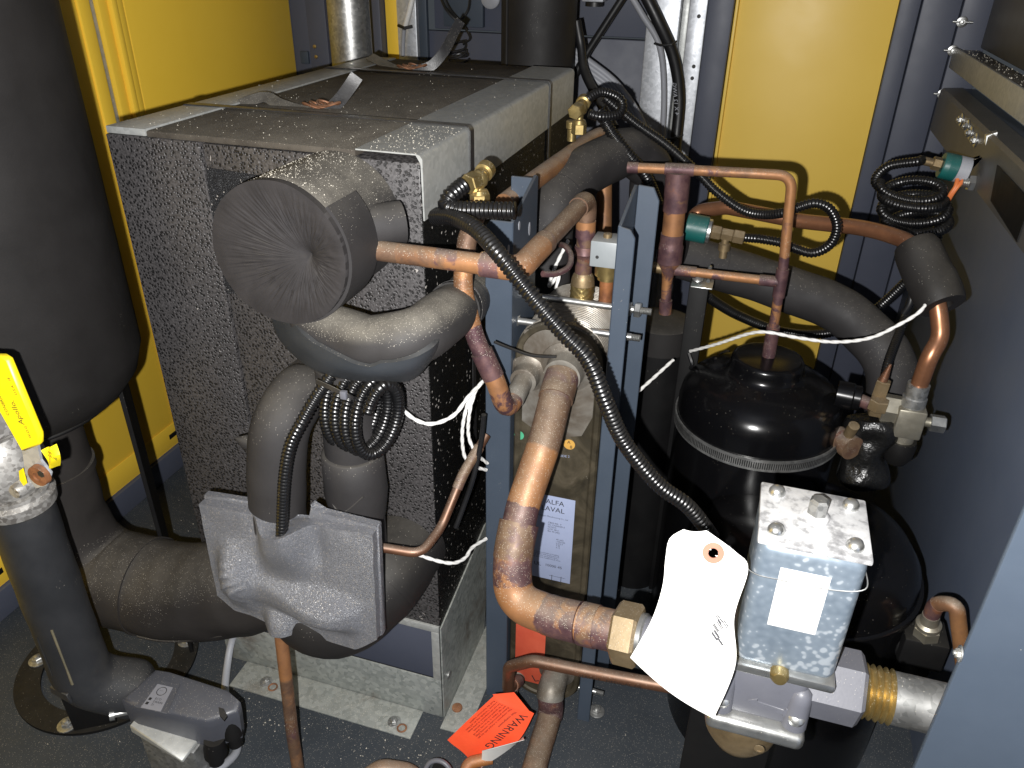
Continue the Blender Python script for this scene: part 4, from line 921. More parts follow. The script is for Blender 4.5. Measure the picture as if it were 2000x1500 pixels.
t = thing('copper_pipe', 'thinner copper pipe hooking down into the left upper exchanger port', 'pipe', tuple(P(985, 760, y=.0)))
pa2 = fil([P(938, 395, y=.035), P(912, 470, y=.02), P(902, 560, y=.0), P(928, 660, y=-.005), P(968, 745, y=-.005), V((p1.x - .006, -.002, p1.z - .022)), V((p1.x, .07, p1.z))], [.05, .12, .2, .1, .03, .015], 8)
pa2 = resample(pa2, .004); A2 = lambda u, v: near(pa2, u, v)
htube('tube_wall', pa2, .0142, t, 22, burn=[(A2(912, 640), A2(948, 705), .85)], brown=[(0, A2(905, 500), 1), (A2(903, 540), A2(904, 570), .5)])
htube('coupling', sub(pa2, A2(938, 688), A2(962, 735)), .0170, t, 22, burn=[ALL[:2] + (.8,)], wob=.02)
htube('heated_end', sub(pa2, A2(964, 738), A2(1002, 762)), .0155, t, 22, burn=[(.02, 1, .55)])
tube('port_sleeve', sub(pa2, -.045, 0), .0165, MT['steel_dirty'], t, 22)

t = thing('copper_pipe', 'dusty copper pipe from the puckered cylinder bending back to the exchanger', 'pipe', (0.07, -.08, 1.03))
zz = 1.045; xe = .168
pa3 = fil([V((-.052, -.080, 1.046)), V((xe, -.080, 1.045)), V((.194, .205, 1.063)), V((.195, .205, .915))], [.02, .022], 8)
pa3 = resample(pa3, .004); A3 = lambda u, v: near(pa3, u, v)
htube('tube_wall', pa3, .0140, t, 22, burn=[(A3(850, 503), A3(900, 513), .62), (A3(1146, 440), 9, .5)], brown=[(0, A3(780, 495), .75), (A3(780, 495), A3(880, 510), .5), (A3(1060, 490), 9, 1)])
e0_, e1_ = A3(940, 520), A3(1075, 480)
htube('elbow', sub(pa3, e0_, e1_, .004), .0166, t, 22, burn=[(0, .03, .8), (e1_ - e0_ - .014, 9, .5)], brown=[(e1_ - e0_ - .02, 9, .8)], wob=.02)
htube('elbow', sub(pa3, A3(1128, 405), A3(1150, 425)), .0160, t, 22, brown=[ALL])
htube('coupling', sub(pa3, A3(1150, 430), A3(1149, 462)), .0160, t, 22, burn=[(.012, 9, .75)])
t = thing('strainer', 'small copper and brass strainer with dimpled gold sleeve above the exchanger top', 'strainer', (.195, .205, .89))
lathe('copper_neck', (.195, .205, .985), (0, 0, -1), [(0, .016), (.012, .019), (.02, .014), (.045, .013), (.05, .016), (.058, .0165)], MT['copper_burnt'], t)
lathe('brass_cone', (.195, .205, .940), (0, 0, -1), [(0, .013), (.006, .017), (.012, .019), (.022, .020), (.023, .018)], MT['brass_dull'], t)
bm = bmesh.new(); rr = []
for i in range(15):
    zq = .917 - i * .0022
    rr.append([bm.verts.new((.195 + (.0195 + .0012 * math.sin(k * math.pi / 2) * math.sin(i * 1.4)) * math.cos(2 * math.pi * k / 40), .205 + (.0195 + .0012 * math.sin(k * math.pi / 2) * math.sin(i * 1.4)) * math.sin(2 * math.pi * k / 40), zq)) for k in range(40)])
for a_, b_ in zip(rr, rr[1:]):
    for k in range(40): bm.faces.new((a_[k], a_[(k + 1) % 40], b_[(k + 1) % 40], b_[k]))
bm.faces.new(rr[0]); link('dimpled_sleeve', bm, MT['brass'], t, sharp=60)
t = thing('copper_stub', 'small copper capillary tube with crumpled curl beside the bend', 'tube', tuple(P(1110, 520, y=.1)))
tube('capillary', spl(PP((1060, 535, .0), (1085, 535, .02), (1110, 522, .05), (1115, 500, .08), (1105, 482, .11), (1095, 478, .14)), 8), .0045, MT['copper_burnt'], t, 10)

# solenoid next to the strainer
t = thing('solenoid_coil', 'small pale grey solenoid block on brass stem beside the strainer', 'solenoid', tuple(P(1187, 575, y=.2)))
q = P(1187, 510, y=.195); s_ = .026
box('coil_block', (q.x - s_, .175, q.z - .005), (q.x + s_, .225, q.z + .038), MT['coil_grey'], t, .002)
lathe('screw', (q.x - .004, .20, q.z + .038), (0, 0, 1), [(0, .007), (.006, .007), (.007, .005), (.007, 0)], MT['brass_dull'], t)
lathe('hole', (q.x - .014, .1748, q.z + .012), (0, -1, 0), [(0, .0028), (.0006, .0028), (.0006, 0)], MT['ink'], t, 10)
lathe('brass_stem', (q.x, .20, q.z - .005), (0, 0, -1), [(0, .021), (.02, .021), (.022, .016), (.028, .016)], MT['brass'], t)
tube('copper_tail', [V((q.x, .20, q.z - .03)), V((q.x, .20, .885))], .0115, MT['copper'], t)

# rear copper pipe along the box side with its brass service valve, thick insulated pipe
t = thing('copper_pipe', 'dull copper pipe running back along the foam box right side', 'pipe', (.07, .45, 1.06))
pa4 = fil([P(985, 398, y=.19), P(1040, 355, y=.30), P(1150, 275, y=.60), P(1185, 258, y=.68), P(1180, 330, y=.66), P(1180, 470, y=.64)], [.05, .05, .03, .03], 8)
tube('tube_wall', resample(pa4, .006), .0165, MT['copper_dusty'], t, 20)
tube('dark_copper', [P(1180, 340, y=.66), P(1180, 520, y=.64)], .0158, MT['copper_brown'], t, 16)
t = thing('insulated_pipe', 'dark foam covered pipe arching behind the blue uprights', 'insulated pipe', tuple(P(1065, 560, y=.35)))
pa5 = fil(PP((1062, 600, .36), (1072, 410, .36), (1140, 335, .48), (1228, 292, .62), (1275, 330, .68), (1265, 470, .7)), [.06, .1, .08, .05], 10)
tube('foam_sleeve', resample(pa5, .01), .047, MT['rubber'], t, 26, .03)
tube('joint_edge', sub(pa5, .23, .245), .0485, MT['rubber'], t, 26)

def brass_tee(name, label, pts, s=1.0, knob=None, extra=None):
    """pts: base, junction, port end (conduit), back end"""
    base, jn, port_, back_ = pts
    t = thing(name, label, 'valve', tuple(base))
    up_ = (jn - base); h = up_.length; d = up_.normalized()
    hexa('stem_nut', base, d, h * .42, .0125 * s, MT['brass'], t)
    lathe('stem_cone', base + d * h * .42, d, [(0, .012 * s), (h * .14, .010 * s), (h * .18, .0065 * s), (h * .40, .006 * s)], MT['brass'], t)
    e = (port_ - jn); hexa('port_nut', jn + e * .25, e, e.length * .75, .0125 * s, MT['brass'], t)
    f = (back_ - jn); lathe('knob', jn, f, [(-.004, .009 * s), (f.length * .5, .009 * s), (f.length * .55, .012 * s), (f.length * .95, .012 * s), (f.length, .009 * s)], MT['brass'], t, 20)
    bm = bmesh.new(); bmesh.ops.create_icosphere(bm, subdivisions=2, radius=.0125 * s, matrix=Matrix.Translation(jn)); link('tee_body', bm, MT['brass'], t)
    return t
yv = .045
SV = brass_tee('service_valve', 'brass tee valve at the front right edge of the foam box', (P(938, 398, y=yv), P(935, 350, y=yv), P(912, 361, y=yv - .03), P(952, 328, y=yv + .03)), 1.15)
tube('brass_foot', [P(938, 395, y=yv), P(938, 425, y=yv)], .008, MT['brass_dull'], SV, 12)
yv = .50
SV = brass_tee('service_valve', 'brass tee valve at the rear by the black cable loop', (P(1130, 262, y=yv), P(1133, 212, y=yv), P(1122, 220, y=yv - .03), P(1142, 196, y=yv + .04)), 1.15)
lathe('brass_cap', P(1116, 275, y=.52), (0, 0, 1), [(0, .009), (.022, .009), (.024, .012), (.036, .012), (.038, .010), (.038, 0)], MT['brass'], SV, 12)

# ================================================================== compressor
cx, cy = 0.523, 0.45
t = thing('compressor', 'glossy black domed compressor with slotted band clamp round its shell', 'compressor', (cx, cy, 0))
prof = [(0.0, .160), (.575, .160), (.610, .1595), (.632, .155), (.650, .144), (.664, .125), (.674, .100), (.680, .084), (.684, .076), (.690, .0715), (.700, .070), (.709, .069), (.7145, .066), (.716, .060), (.7165, 0)]
lathe('shell', (cx, cy, 0), (0, 0, 1), prof, MT['black'], t, 72, sharp=60)
bm = bmesh.new(); n = 110; zc0, zc1 = .556, .580; g = []
for k in range(n * 2):
    a = 2 * math.pi * k / (n * 2); r = .1636
    g.append([bm.verts.new((cx + q * math.cos(a), cy + q * math.sin(a), z)) for q, z in ((.1606, zc0), (.1638, zc0), (.1638, zc0 + .005), (r, zc0 + .006), (r, zc1 - .006), (.1638, zc1 - .005), (.1638, zc1), (.1606, zc1))])
for k in range(len(g)):
    for j in range(7): bm.faces.new((g[k][j], g[k][j + 1], g[(k + 1) % len(g)][j + 1], g[(k + 1) % len(g)][j]))
link('band_clamp', bm, MT['galv_pipe'], t, sharp=20)
bm = bmesh.new()
for k in range(250):
    a = 2 * math.pi * k / 250; c_, s_ = V((math.cos(a), math.sin(a), 0)), V((-math.sin(a), math.cos(a), 0)); o_ = V((cx, cy, 0)) + c_ * .1639
    prism(bm, [o_ - s_ * .00115 + V((0, 0, .561)), o_ + s_ * .00115 + V((0, 0, .561)), o_ + s_ * .00115 + V((0, 0, .575)), o_ - s_ * .00115 + V((0, 0, .575))], c_ * -.002)
link('band_slots', bm, MT['ink'], t, kind='stuff', smooth=False)
q0 = P(1640, 772, y=.43); d = V((1, -.12, 0)).normalized()
lathe('port_boss', V((cx + .135, .434, q0.z)), d, [(0, .027), (.028, .027), (.031, .024), (.042, .024), (.044, .020), (.044, 0)], MT['black'], t)
q = P(1665, 782, y=.42)
tube('port_tube', [V((cx + .17, .430, q0.z - .001)), P(1700, 790, y=.415)], .0125, MT['copper_burnt'], t)
bm = bmesh.new(); q = P(1440, 735, y=.62)
prism(bm, PP((1345, 735, .58), (1420, 690, .62), (1432, 705, .62), (1440, 730, .6), (1350, 762, .56)), (0, .03, 0), .004); link('terminal_bracket', bm, MT['black_matt'], t)
lathe('sight_plug', P(1634, 852, y=.40), (.6, -.8, 0), [(0, .022), (.012, .022), (.014, .017), (.030, .017), (.030, .024), (.045, .024), (.046, 0)], MT['copper_mottled'], t)
lathe('plug_cap', P(1648, 840, y=.40) + V((.005, -.03, .01)), (.1, -.4, .9), [(0, .010), (.03, .010), (.032, 0)], MT['brass_dull'], t)
t = thing('mastic_wrap', 'shiny black mastic wrapped fitting right of the compressor band', 'wrap', tuple(P(1690, 930, y=.40)))
pm = spl(PP((1702, 815, .42), (1700, 850, .41), (1690, 885, .40), (1685, 935, .40)), 8)
tube('tape_roll', resample(pm, .004), lambda s: .040 + .008 * math.sin(s * 9), MT['mastic'], t, 34, .3)

# lower receiver tank
t = thing('receiver_tank', 'broad black tank behind the tagged valve at lower right', 'tank', (.635, .22, 0))
lathe('shell', (.640, .24, 0), (0, 0, 1), [(0, .205), (.40, .205), (.445, .198), (.475, .178), (.492, .145), (.50, .10), (.503, 0)], MT['black'], t, 72)
lathe('rim', (.640, .24, .405), (0, 0, 1), [(0, .2055), (.002, .209), (.012, .209), (.014, .2055)], MT['black'], t, 72)
c = P(1800, 1265, y=.12)
box('outlet_block', (c.x - .035, .10, c.z - .03), (c.x + .035, .165, c.z + .03), MT['black_matt'], t, .004)
tube('outlet_elbow', fil([V((c.x - .06, .15, c.z - .0)), V((c.x + .005, .135, c.z - .03)), V((c.x + .0, .13, c.z - .12))], .03), .026, MT['black_matt'], t)
t = thing('copper_pipe', 'short copper bend on a brass flare at the far right', 'pipe', tuple(P(1870, 1300, y=.11)))
b0 = P(1808, 1240, y=.12); u0 = (P(1822, 1190, y=.11) - b0)
hexa('flare_nut', b0, u0, .024, .022, MT['nickel'], t)
lathe('flare_ring', b0 + u0.normalized() * .024, u0, [(0, .020), (.008, .020), (.012, .015), (.03, .0135)], MT['nickel'], t)
pe = fil(PP((1815, 1212, .115), (1828, 1178, .11), (1868, 1180, .09), (1882, 1300, .09)), [.03, .035], 8)
tube('tube_wall', resample(pe, .004), .0125, MT['copper_dusty'], t); tube('red_braze', sub(pe, .0, .045), .0132, MT['copper_burnt'], t)

# compressor side valve
t = thing('angle_valve', 'dull brass angle valve with hexagon cap right of the compressor', 'valve', tuple(P(1770, 850, y=.40)))
yv = .41
hexa('inlet_nut', P(1700, 790, y=yv), (1, -.05, -.02), .022, .022, MT['brass_dull'], t)
hexa('union_nut', P(1722, 795, y=yv), (1, -.05, -.02), .032, .028, MT['nickel'], t)
c = P(1775, 815, y=yv - .01); box('valve_body', (c.x - .024, c.y - .024, c.z - .034), (c.x + .024, c.y + .024, c.z + .026), MT['nickel'], t, .004)
lathe('outlet_neck', c + V((0, 0, .026)), (0, 0, 1), [(0, .021), (.018, .021), (.02, .019), (.045, .019)], MT['galv_pipe'], t)
lathe('bottom_neck', c + V((0, 0, -.034)), (0, 0, -1), [(0, .02), (.015, .02)], MT['nickel'], t)
lathe('bottom_cap', c + V((0, 0, -.049)), (0, 0, -1), [(0, .026), (.012, .028), (.035, .026), (.05, .018), (.052, 0)], MT['black_matt'], t)
lathe('stem', c + V((.024, 0, -.004)), (1, 0, 0), [(0, .009), (.014, .009)], MT['nickel'], t, 14)
hexa('hex_cap', c + V((.036, 0, -.004)), (1, 0, 0), .026, .0165, MT['zinc'], t)
hexa('gauge_nut', P(1716, 775, y=yv), (.05, 0, 1), .035, .0135, MT['brass_dull'], t)
hexa('gauge_fitting', P(1712, 800, y=yv - .02), (.05, 0, 1), .022, .018, MT['brass_dull'], t)
lathe('capillary_cone', P(1720, 752, y=yv), (.15, 0, 1), [(0, .0095), (.02, .007), (.045, .0025)], MT['copper_brown'], t)
t = thing('copper_pipe', 'smooth brown copper discharge pipe arching over the compressor into a foam sleeve', 'pipe', tuple(P(1700, 450, y=.6)))
pd = fil([P(1345, 440, y=.70), P(1362, 412, y=.72), P(1420, 405, y=.70)] + PP((1560, 432, .66), (1700, 446, .60), (1785, 475, .53), (1832, 590, .44), (1838, 660, .42)) + [c + V((.003, 0, .13)), c + V((0, 0, .05))], [.04, .05, .3, .3, .08, .12, .1, .06], 10)
tube('tube_wall', resample(pd, .006), .0150, MT['copper_clean'], t, 22)
t = thing('foam_sleeve', 'short black foam sleeve slipped over the copper discharge pipe', 'insulation', tuple(P(1820, 600, y=.46)))
a0, a1 = P(1787, 478, y=.525), P(1842, 598, y=.435)
tube('sleeve', [a0.lerp(a1, k / 10) for k in range(11)], [.036, .040, .041, .041, .041, .041, .042, .042, .042, .041, .038], MT['rubber_dark'], t, 28, .05, hollow=.45)

# large suction line
t = thing('insulated_pipe', 'wide black foam suction pipe curving down behind the compressor', 'insulated pipe', tuple(P(1740, 860, y=.55)))
pi_ = fil(PP((1330, 500, .62), (1480, 545, .66), (1640, 600, .66), (1745, 700, .60), (1738, 860, .56)), [.1, .2, .12], 10)
tube('foam_sleeve', resample(pi_, .008), lambda s: .047 + .005 * s, MT['rubber'], t, 28, .03)
tube('joint_edge', sub(pi_, .09, .14), .0485, MT['rubber'], t, 28)
text('lettering', 'ROUNDFL', .020, P(1418, 535, y=.60), P(1456, 545, y=.60) - P(1418, 535, y=.60), (0, 0, 1), MT['ink_gold'], t)

# drier and bare copper loop above the compressor
t = thing('filter_drier', 'black foam wrapped cylinder standing behind the right blue upright', 'filter drier', (.30, .56, 0))
lathe('wrap', (.300, .560, 0), (0, 0, 1), [(0, .068), (.70, .068), (.705, .062), (.708, 0)], MT['black_matt'], t, 36)
lathe('top_band', (.300, .560, .655), (0, 0, 1), [(0, .070), (.055, .070), (.058, .066), (.0585, .02)], MT['rubber_dark'], t, 36)
t = thing('support_bar', 'black steel bar with a shiny pipe clip behind the compressor dome', 'bracket', tuple(P(1360, 700, y=.56)))
b1 = P(1362, 560, y=.50)
box('bar', (b1.x - .016, .505, 0.0), (b1.x + .022, .535, b1.z + .004), MT['black_matt'], t, .002)
box('clip_plate', (b1.x - .012, .478, b1.z + .005), (b1.x + .030, .530, b1.z + .008), MT['zinc'], t, .001)
b2 = P(1385, 536, y=.475)
lathe('clip_screw', P(1363, 545, y=.47), (0, -.5, 1), [(0, .011), (.003, .011), (.007, .006), (.007, 0)], MT['zinc'], t, 16)
tube('clip_band', [b2 + V((math.sin(a) * 0, math.cos(a) * .014, math.sin(a) * .014)) for a in [i * .4 - 1.6 for i in range(12)]], .004, MT['zinc'], t, 8)
ty = .45
t = thing('copper_pipe', 'bare copper loop rising from the compressor top with fat tee and taper', 'pipe', (cx, ty, .70))
top = cx
lp = fil(PP((1226, 327, ty), (1325, 331, ty), (1548, 343, ty), (1530, 520, ty)) + [V((cx, cy, .717))], [.3, .028, .3], 10)
lp = resample(lp, .004); AL = lambda u, v: near(lp, u, v)
htube('tube_wall', lp, .0092, t, 18, burn=[(AL(1370, 334), AL(1440, 337), .5), (AL(1545, 420), AL(1540, 470), .42), (AL(1533, 500), AL(1518, 590), .7), (AL(1512, 600), 9, .5)], brown=[(AL(1400, 335), AL(1500, 340), .45)])
htube('end_cap', sub(lp, 0, .020), .0105, t, 18, burn=[ALL])
htube('tee_run', sub(lp, AL(1300, 330), AL(1358, 333)), .0112, t, 18, burn=[ALL[:2] + (.8,)])
htube('coupling', sub(lp, AL(1527, 525), AL(1518, 580)), .0115, t, 18, burn=[ALL[:2] + (.75,)], wob=.05)
htube('coupling', sub(lp, AL(1503, 635), 0), .0125, t, 18, burn=[ALL[:2] + (.7,)], wob=.04)
dn = fil(PP((1325, 336, ty), (1315, 440, ty), (1306, 520, ty), (1302, 560, ty), (1299, 612, ty)), .3, 4); dn = resample(dn, .004); AD = lambda u, v: near(dn, u, v)
htube('tee_branch', sub(dn, 0, AD(1318, 410)), .0225, t, 24, burn=[ALL[:2] + (.72,)], brown=[ALL[:2] + (.6,)], wob=.02)
htube('branch_pipe', sub(dn, AD(1318, 408), AD(1310, 462)), .0198, t, 24, burn=[(0, .008, .7), (.052, 9, .5)])
htube('coupling', sub(dn, AD(1311, 455), AD(1306, 512)), lambda s: .0215 if s < .35 else .024, t, 24, burn=[ALL[:2] + (.75,)], brown=[ALL[:2] + (.6,)], wob=.02)
htube('taper', sub(dn, AD(1306, 508), AD(1304, 548)), lambda s: .023 - .0125 * min(1, s * 1.3), t, 24, burn=[ALL[:2] + (.5,)])
htube('lower_pipe', sub(dn, AD(1304, 545), 0), .0100, t, 18, burn=[ALL[:2] + (.45,)])
htube('coupling', sub(dn, AD(1301, 585), 0), .0125, t, 18, burn=[ALL[:2] + (.6,)])
cr = resample(PP((1274, 522, ty), (1400, 537, ty), (1522, 551, ty)), .004); AC = lambda u, v: near(cr, u, v)
htube('cross_pipe', cr, .0088, t, 16, burn=[(.06, .075, .5), (.11, .14, .5)])
htube('coupling', sub(cr, AC(1318, 528), AC(1360, 533)), .0108, t, 16, burn=[ALL[:2] + (.62,)], wob=.03)
htube('coupling', sub(cr, AC(1485, 546), 0), .0106, t, 16, burn=[ALL[:2] + (.7,)], wob=.04)
tube('end_fitting', sub(cr, 0, AC(1300, 526)), .0105, MT['brass_dull'], t, 12)

# pressure switches
t = thing('pressure_switch', 'teal capped pressure switch on brass tee left of the conduit loop', 'switch', tuple(P(1370, 450, y=.62)))
ys = .60; a0 = P(1340, 442, y=ys); d = (P(1390, 452, y=ys) - a0)
lathe('cap', a0, d, [(0, .026), (.002, .028), (.042, .028), (.044, .026)], MT['teal'], t, 28)
e0 = a0 + d.normalized() * .044
lathe('crimp_ring', e0, d, [(0, .024), (.006, .024), (.008, .020)], MT['zinc'], t, 28)
hexa('brass_nut', e0 + d.normalized() * .008, d, .020, .015, MT['brass_dull'], t)
hexa('tee_body', e0 + d.normalized() * .028, d, .024, .013, MT['brass_dull'], t)
hexa('brass_nut', e0 + d.normalized() * .052, d, .022, .0145, MT['brass_dull'], t)
qq = e0 + d.normalized() * .038; lathe('tee_leg', qq, (0, 0, -1), [(0, .008), (.018, .008), (.02, .012), (.034, .012), (.035, .008), (.05, .008)], MT['brass_dull'], t, 14)
sw_end = e0 + d.normalized() * .07
t = thing('pressure_switch', 'teal pressure switch hanging from the right wall channel with orange wires', 'switch', tuple(P(1858, 340, y=.85)))
ys = .85; a0 = P(1838, 322, y=ys); d = (P(1885, 333, y=ys) - a0)
lathe('cap', a0, d, [(0, .025), (.003, .027), (.03, .027)], MT['teal'], t, 28)
lathe('clear_band', a0 + d.normalized() * .0305, d, [(0, .0272), (.022, .0272), (.024, .024)], MT['greycable'], t, 28)
lathe('label_wrap', a0 + d.normalized() * .012, d, [(0, .0273), (.014, .0273)], MT['teal'], t, 28)
hexa('brass_nut', a0, -d, .018, .014, MT['brass_dull'], t); lathe('brass_neck', a0 - d.normalized() * .018, -d, [(0, .009), (.028, .009)], MT['brass_dull'], t, 14)
a1 = a0 + d.normalized() * .05
prism(bm := bmesh.new(), [a1 + V((0, -.01, .022)), a1 + V((.03, -.02, .03)), a1 + V((.032, -.02, .085)), a1 + V((.014, -.015, .075)), a1 + V((.022, -.018, .035)), a1 + V((0, -.01, -.01))], (.001, .02, 0), .0006); link('hanger_strip', bm, MT['zinc'], t)
w0 = P(1870, 350, y=.83)
for k in (0, 1): tube('orange_wire', spl([w0 + V((k * .012, 0, 0)), P(1866 + k * 4, 365, y=.82), P(1855 + k * 3, 382, y=.82), P(1848, 400, y=.83)], 6), .0045, MT['orange_wire'], t, 8)
t = thing('cable_gland', 'shiny zinc cable gland sticking out of the right wall below the teal switch', 'gland', tuple(P(1905, 358, y=.85)))
g0 = P(1878, 356, y=.83); d = V((1, .05, 0))
thread('gland_thread', g0, g0 + d * .05, .011, MT['zinc'], t, .004)
hexa('gland_nut', g0 + d * .012, d, .012, .017, MT['zinc'], t); hexa('gland_nut', g0 + d * .034, d, .010, .019, MT['zinc'], t)
lathe('gland_washer', g0 + d * .046, d, [(0, .026), (.003, .026), (.004, .01)], MT['zinc'], t)
lathe('gland_stem', g0 + d * .05, d, [(0, .008), (.12, .008)], MT['zinc'], t, 12)

# ================================================================== conduits
t = conduit('corrugated_conduit', fil([P(905, 362, y=.0)] + PP((880, 382, -.02), (868, 402, -.03), (895, 410, -.03), (1006, 412, -.03)), [.02, .02, .02], 8), .0125, label='short black corrugated hose looping under the front brass valve', cat='conduit')
c2 = spl(PP((850, 424, -.02), (885, 425, -.05), (930, 448, -.09), (975, 497, -.125), (1040, 580, -.14), (1100, 650, -.14), (1150, 705, -.14), (1185, 790, -.14), (1220, 865, -.13), (1285, 945, -.12), (1345, 990, -.11), (1392, 1050, -.10)), 8)
conduit('corrugated_conduit', c2, .0115, label='long black corrugated conduit crossing diagonally over the exchanger', cat='conduit')
c3 = spl(PP((645, 735, -.14), (618, 775, -.165), (592, 820, -.19), (567, 870, -.205), (556, 930, -.211), (552, 1000, -.212), (550, 1050, -.215)), 8)
conduit('corrugated_conduit', c3, .0095, label='black split conduit strip lying along the insulated riser', cat='conduit')
pts = []
def coil(ctr, ax, turns, rx, rz, adv, n=20, ph=0.0, jit=.0):
    o = []
    for i in range(int(turns * n) + 1):
        a = 2 * math.pi * i / n + ph; s = i / n
        o.append(V(ctr) + V(ax[0]) * rx * math.cos(a) + V(ax[1]) * rz * math.sin(a) + V(adv) * s + V((noise.noise(V((s * 2, 1, 0))), noise.noise(V((s * 2, 5, 0))), noise.noise(V((s * 2, 9, 0))))) * jit)
    return o
cc = P(668, 792, y=-.100)
cp = coil(cc, ((.42, .75, .10), (0.10, .0, 1)), 4.2, .040, .062, (.0185, -.004, -.001), 24, math.pi / 2)
t = thing('conduit_coil', 'coil of black corrugated conduit bundled with a zip tie under the foam bend', 'conduit', tuple(cc))
link('coiled_hose', conduit_bm(cp, .0098), MT['conduit'], t, sharp=120)
z0 = PP((618, 745, -.165), (645, 757, -.175), (672, 770, -.178), (690, 778, -.17), (700, 780, -.12))
link('zip_tie', sheet(bmesh.new(), [[p + V((0, 0, .0035)), p - V((0, 0, .0035))] for p in spl(z0, 5)], .0012), MT['webbing'], t)
bm = bmesh.new(); add_box(bm, z0[2] + V((-.004, -.005, -.006)), z0[2] + V((.005, .002, .006)), .001); link('zip_tie_head', bm, MT['greycast'], t)
c4 = spl(PP((1145, 195, .53), (1175, 180, .56), (1212, 195, .58), (1210, 222, .56), (1175, 228, .53), (1150, 222, .52)), 8)
conduit('corrugated_conduit', c4, .0095, label='short black conduit loop by the rear brass valve', cat='conduit')
conduit('corrugated_conduit', spl(PP((1170, 215, .55), (1195, 260, .55), (1230, 305, .55), (1262, 345, .56), (1285, 400, .58)), 8), .0125, label='thick black conduit dropping behind the copper tee', cat='conduit')
c5 = spl(PP((1180, 190, .60), (1240, 240, .62), (1300, 282, .62), (1360, 335, .62), (1400, 375, .61), (1450, 410, .59), (1490, 419, .57), (1534, 415, .54), (1565, 403, .535), (1594, 397, .54), (1622, 410, .545), (1635, 444, .55), (1621, 478, .56), (1588, 494, .57), (1555, 486, .575), (1526, 474, .58), (1480, 466, .588)), 8) + [sw_end]
conduit('corrugated_conduit', c5, .0098, label='black conduit curling into a round loop before the yellow panel', cat='conduit')
c6 = spl(PP((1375, 575, .62), (1440, 615, .68), (1530, 648, .74), (1620, 650, .78), (1700, 612, .80), (1760, 560, .78), (1815, 500, .74), (1835, 440, .74)), 8)
conduit('corrugated_conduit', c6, .0115, label='black conduit sagging low across the yellow panel behind the suction pipe', cat='conduit')
cc = P(1785, 385, y=.79)
t = thing('conduit_coil', 'tangled coil of black conduit hanging under the right teal switch', 'conduit', tuple(P(1785, 430, y=.78)))
lead = spl([a0 - (P(1885, 333, y=.85) - a0).normalized() * .04, P(1790, 316, y=.83), P(1735, 325, y=.82), P(1710, 352, y=.80), P(1728, 375, y=.77)], 8)
link('lead_hose', conduit_bm(lead, .0105), MT['conduit'], t, sharp=120)
cp = coil(P(1778, 362, y=.78), ((1, .1, .10), (0, .75, .22)), 4.3, .060, .058, (.008, -.006, -.019), 24, 2.8, .022)
link('coiled_hose', conduit_bm(cp, .0105), MT['conduit'], t, sharp=120)
tl = spl(PP((1845, 400, .80), (1835, 450, .78), (1818, 490, .74), (1790, 560, .66), (1760, 640, .56), (1735, 705, .46), (1726, 745, .42)), 8)
link('tail_hose', conduit_bm(tl, .0085), MT['conduit'], t, sharp=120)
tube('bare_lead', spl(PP((1768, 548, .55), (1780, 560, .54), (1778, 590, .53), (1765, 612, .53)), 6), .006, MT['cable'], t, 8)

# ================================================================== cables at the rear
t = thing('cable_bundle', 'bundle of pale grey cables sweeping down past the galvanised post', 'cable', tuple(P(1270, 300, y=1.2)))
for k in range(4):
    o = k * 9
    tube('grey_cable', spl(PP((1110, 92 + o, 1.25), (1150, 120 + o, 1.25), (1205, 165 + o, 1.25), (1250 - o * .3, 230 + o, 1.22), (1275 - o, 300 + o * .3, 1.18), (1290 - o, 380, 1.1)), 8), .0095, MT['greycable'], t, 10)
t = thing('grey_cable', 'single grey cable dropping from the top over the galvanised post', 'cable', tuple(P(1295, 300, y=1.4)))
tube('jacket', spl(PP((1225, -20, 1.38), (1255, 30, 1.38), (1288, 90, 1.39), (1297, 180, 1.40), (1292, 300, 1.40), (1290, 380, 1.38)), 8), .0085, MT['greycable'], t, 10)
t = thing('black_cable', 'thick black cable tied over the galvanised post', 'cable', tuple(P(1330, 280, y=1.38)))
tube('jacket', spl(PP((1255, -20, 1.34), (1285, 40, 1.34), (1315, 110, 1.36), (1327, 190, 1.37), (1320, 280, 1.36), (1318, 330, 1.34)), 8), .0165, MT['cable'], t, 12)
for (a, b) in ((1300, 85), (1312, 268)):
    tube('zip_tie', PP((a - 22, b, 1.33), (a - 10, b + 4, 1.315), (a + 12, b + 2, 1.315), (a + 20, b - 3, 1.33)), .003, MT['cable'], t, 6)
text('lettering', '4 X 12 AWG', .016, P(1319, 225, y=1.335), P(1310, 130, y=1.335) - P(1319, 225, y=1.335), (1, 0, 0), MT['greycable'], t)
t = thing('black_cable', 'straight black cable slanting up beside the thick black pipe', 'cable', tuple(P(1150, 120, y=1.2)))
tube('jacket', PP((1220, -10, 1.2), (1150, 98, 1.2), (1120, 150, 1.2)), .010, MT['cable'], t, 10)
t = thing('black_cable', 'black cable hanging close beside the thick black pipe', 'cable', tuple(P(1140, 170, y=1.15)))
tube('jacket', spl(PP((1126, 40, 1.15), (1135, 90, 1.15), (1142, 140, 1.12), (1172, 200, 1.05), (1200, 250, 1.0)), 8), .012, MT['cable'], t, 10)
t = thing('junction_box', 'small grey steel box corner at the top edge above the cables', 'box', tuple(P(1150, 5, y=1.4)))
q = P(1150, 4, y=1.36); box('casing', (q.x - .02, 1.36, q.z), (q.x + .04, 1.42, q.z + .08), MT['galv_bright'], t)
tube('black_grommet', [V((q.x + .01, 1.39, q.z - .012)), V((q.x + .01, 1.39, q.z - .001))], .026, MT['cable'], t, 14)
t = thing('shiny_pipe', 'vertical galvanised pipe rising behind the left end of the foam box', 'pipe', (-.755, 1.15, 0))
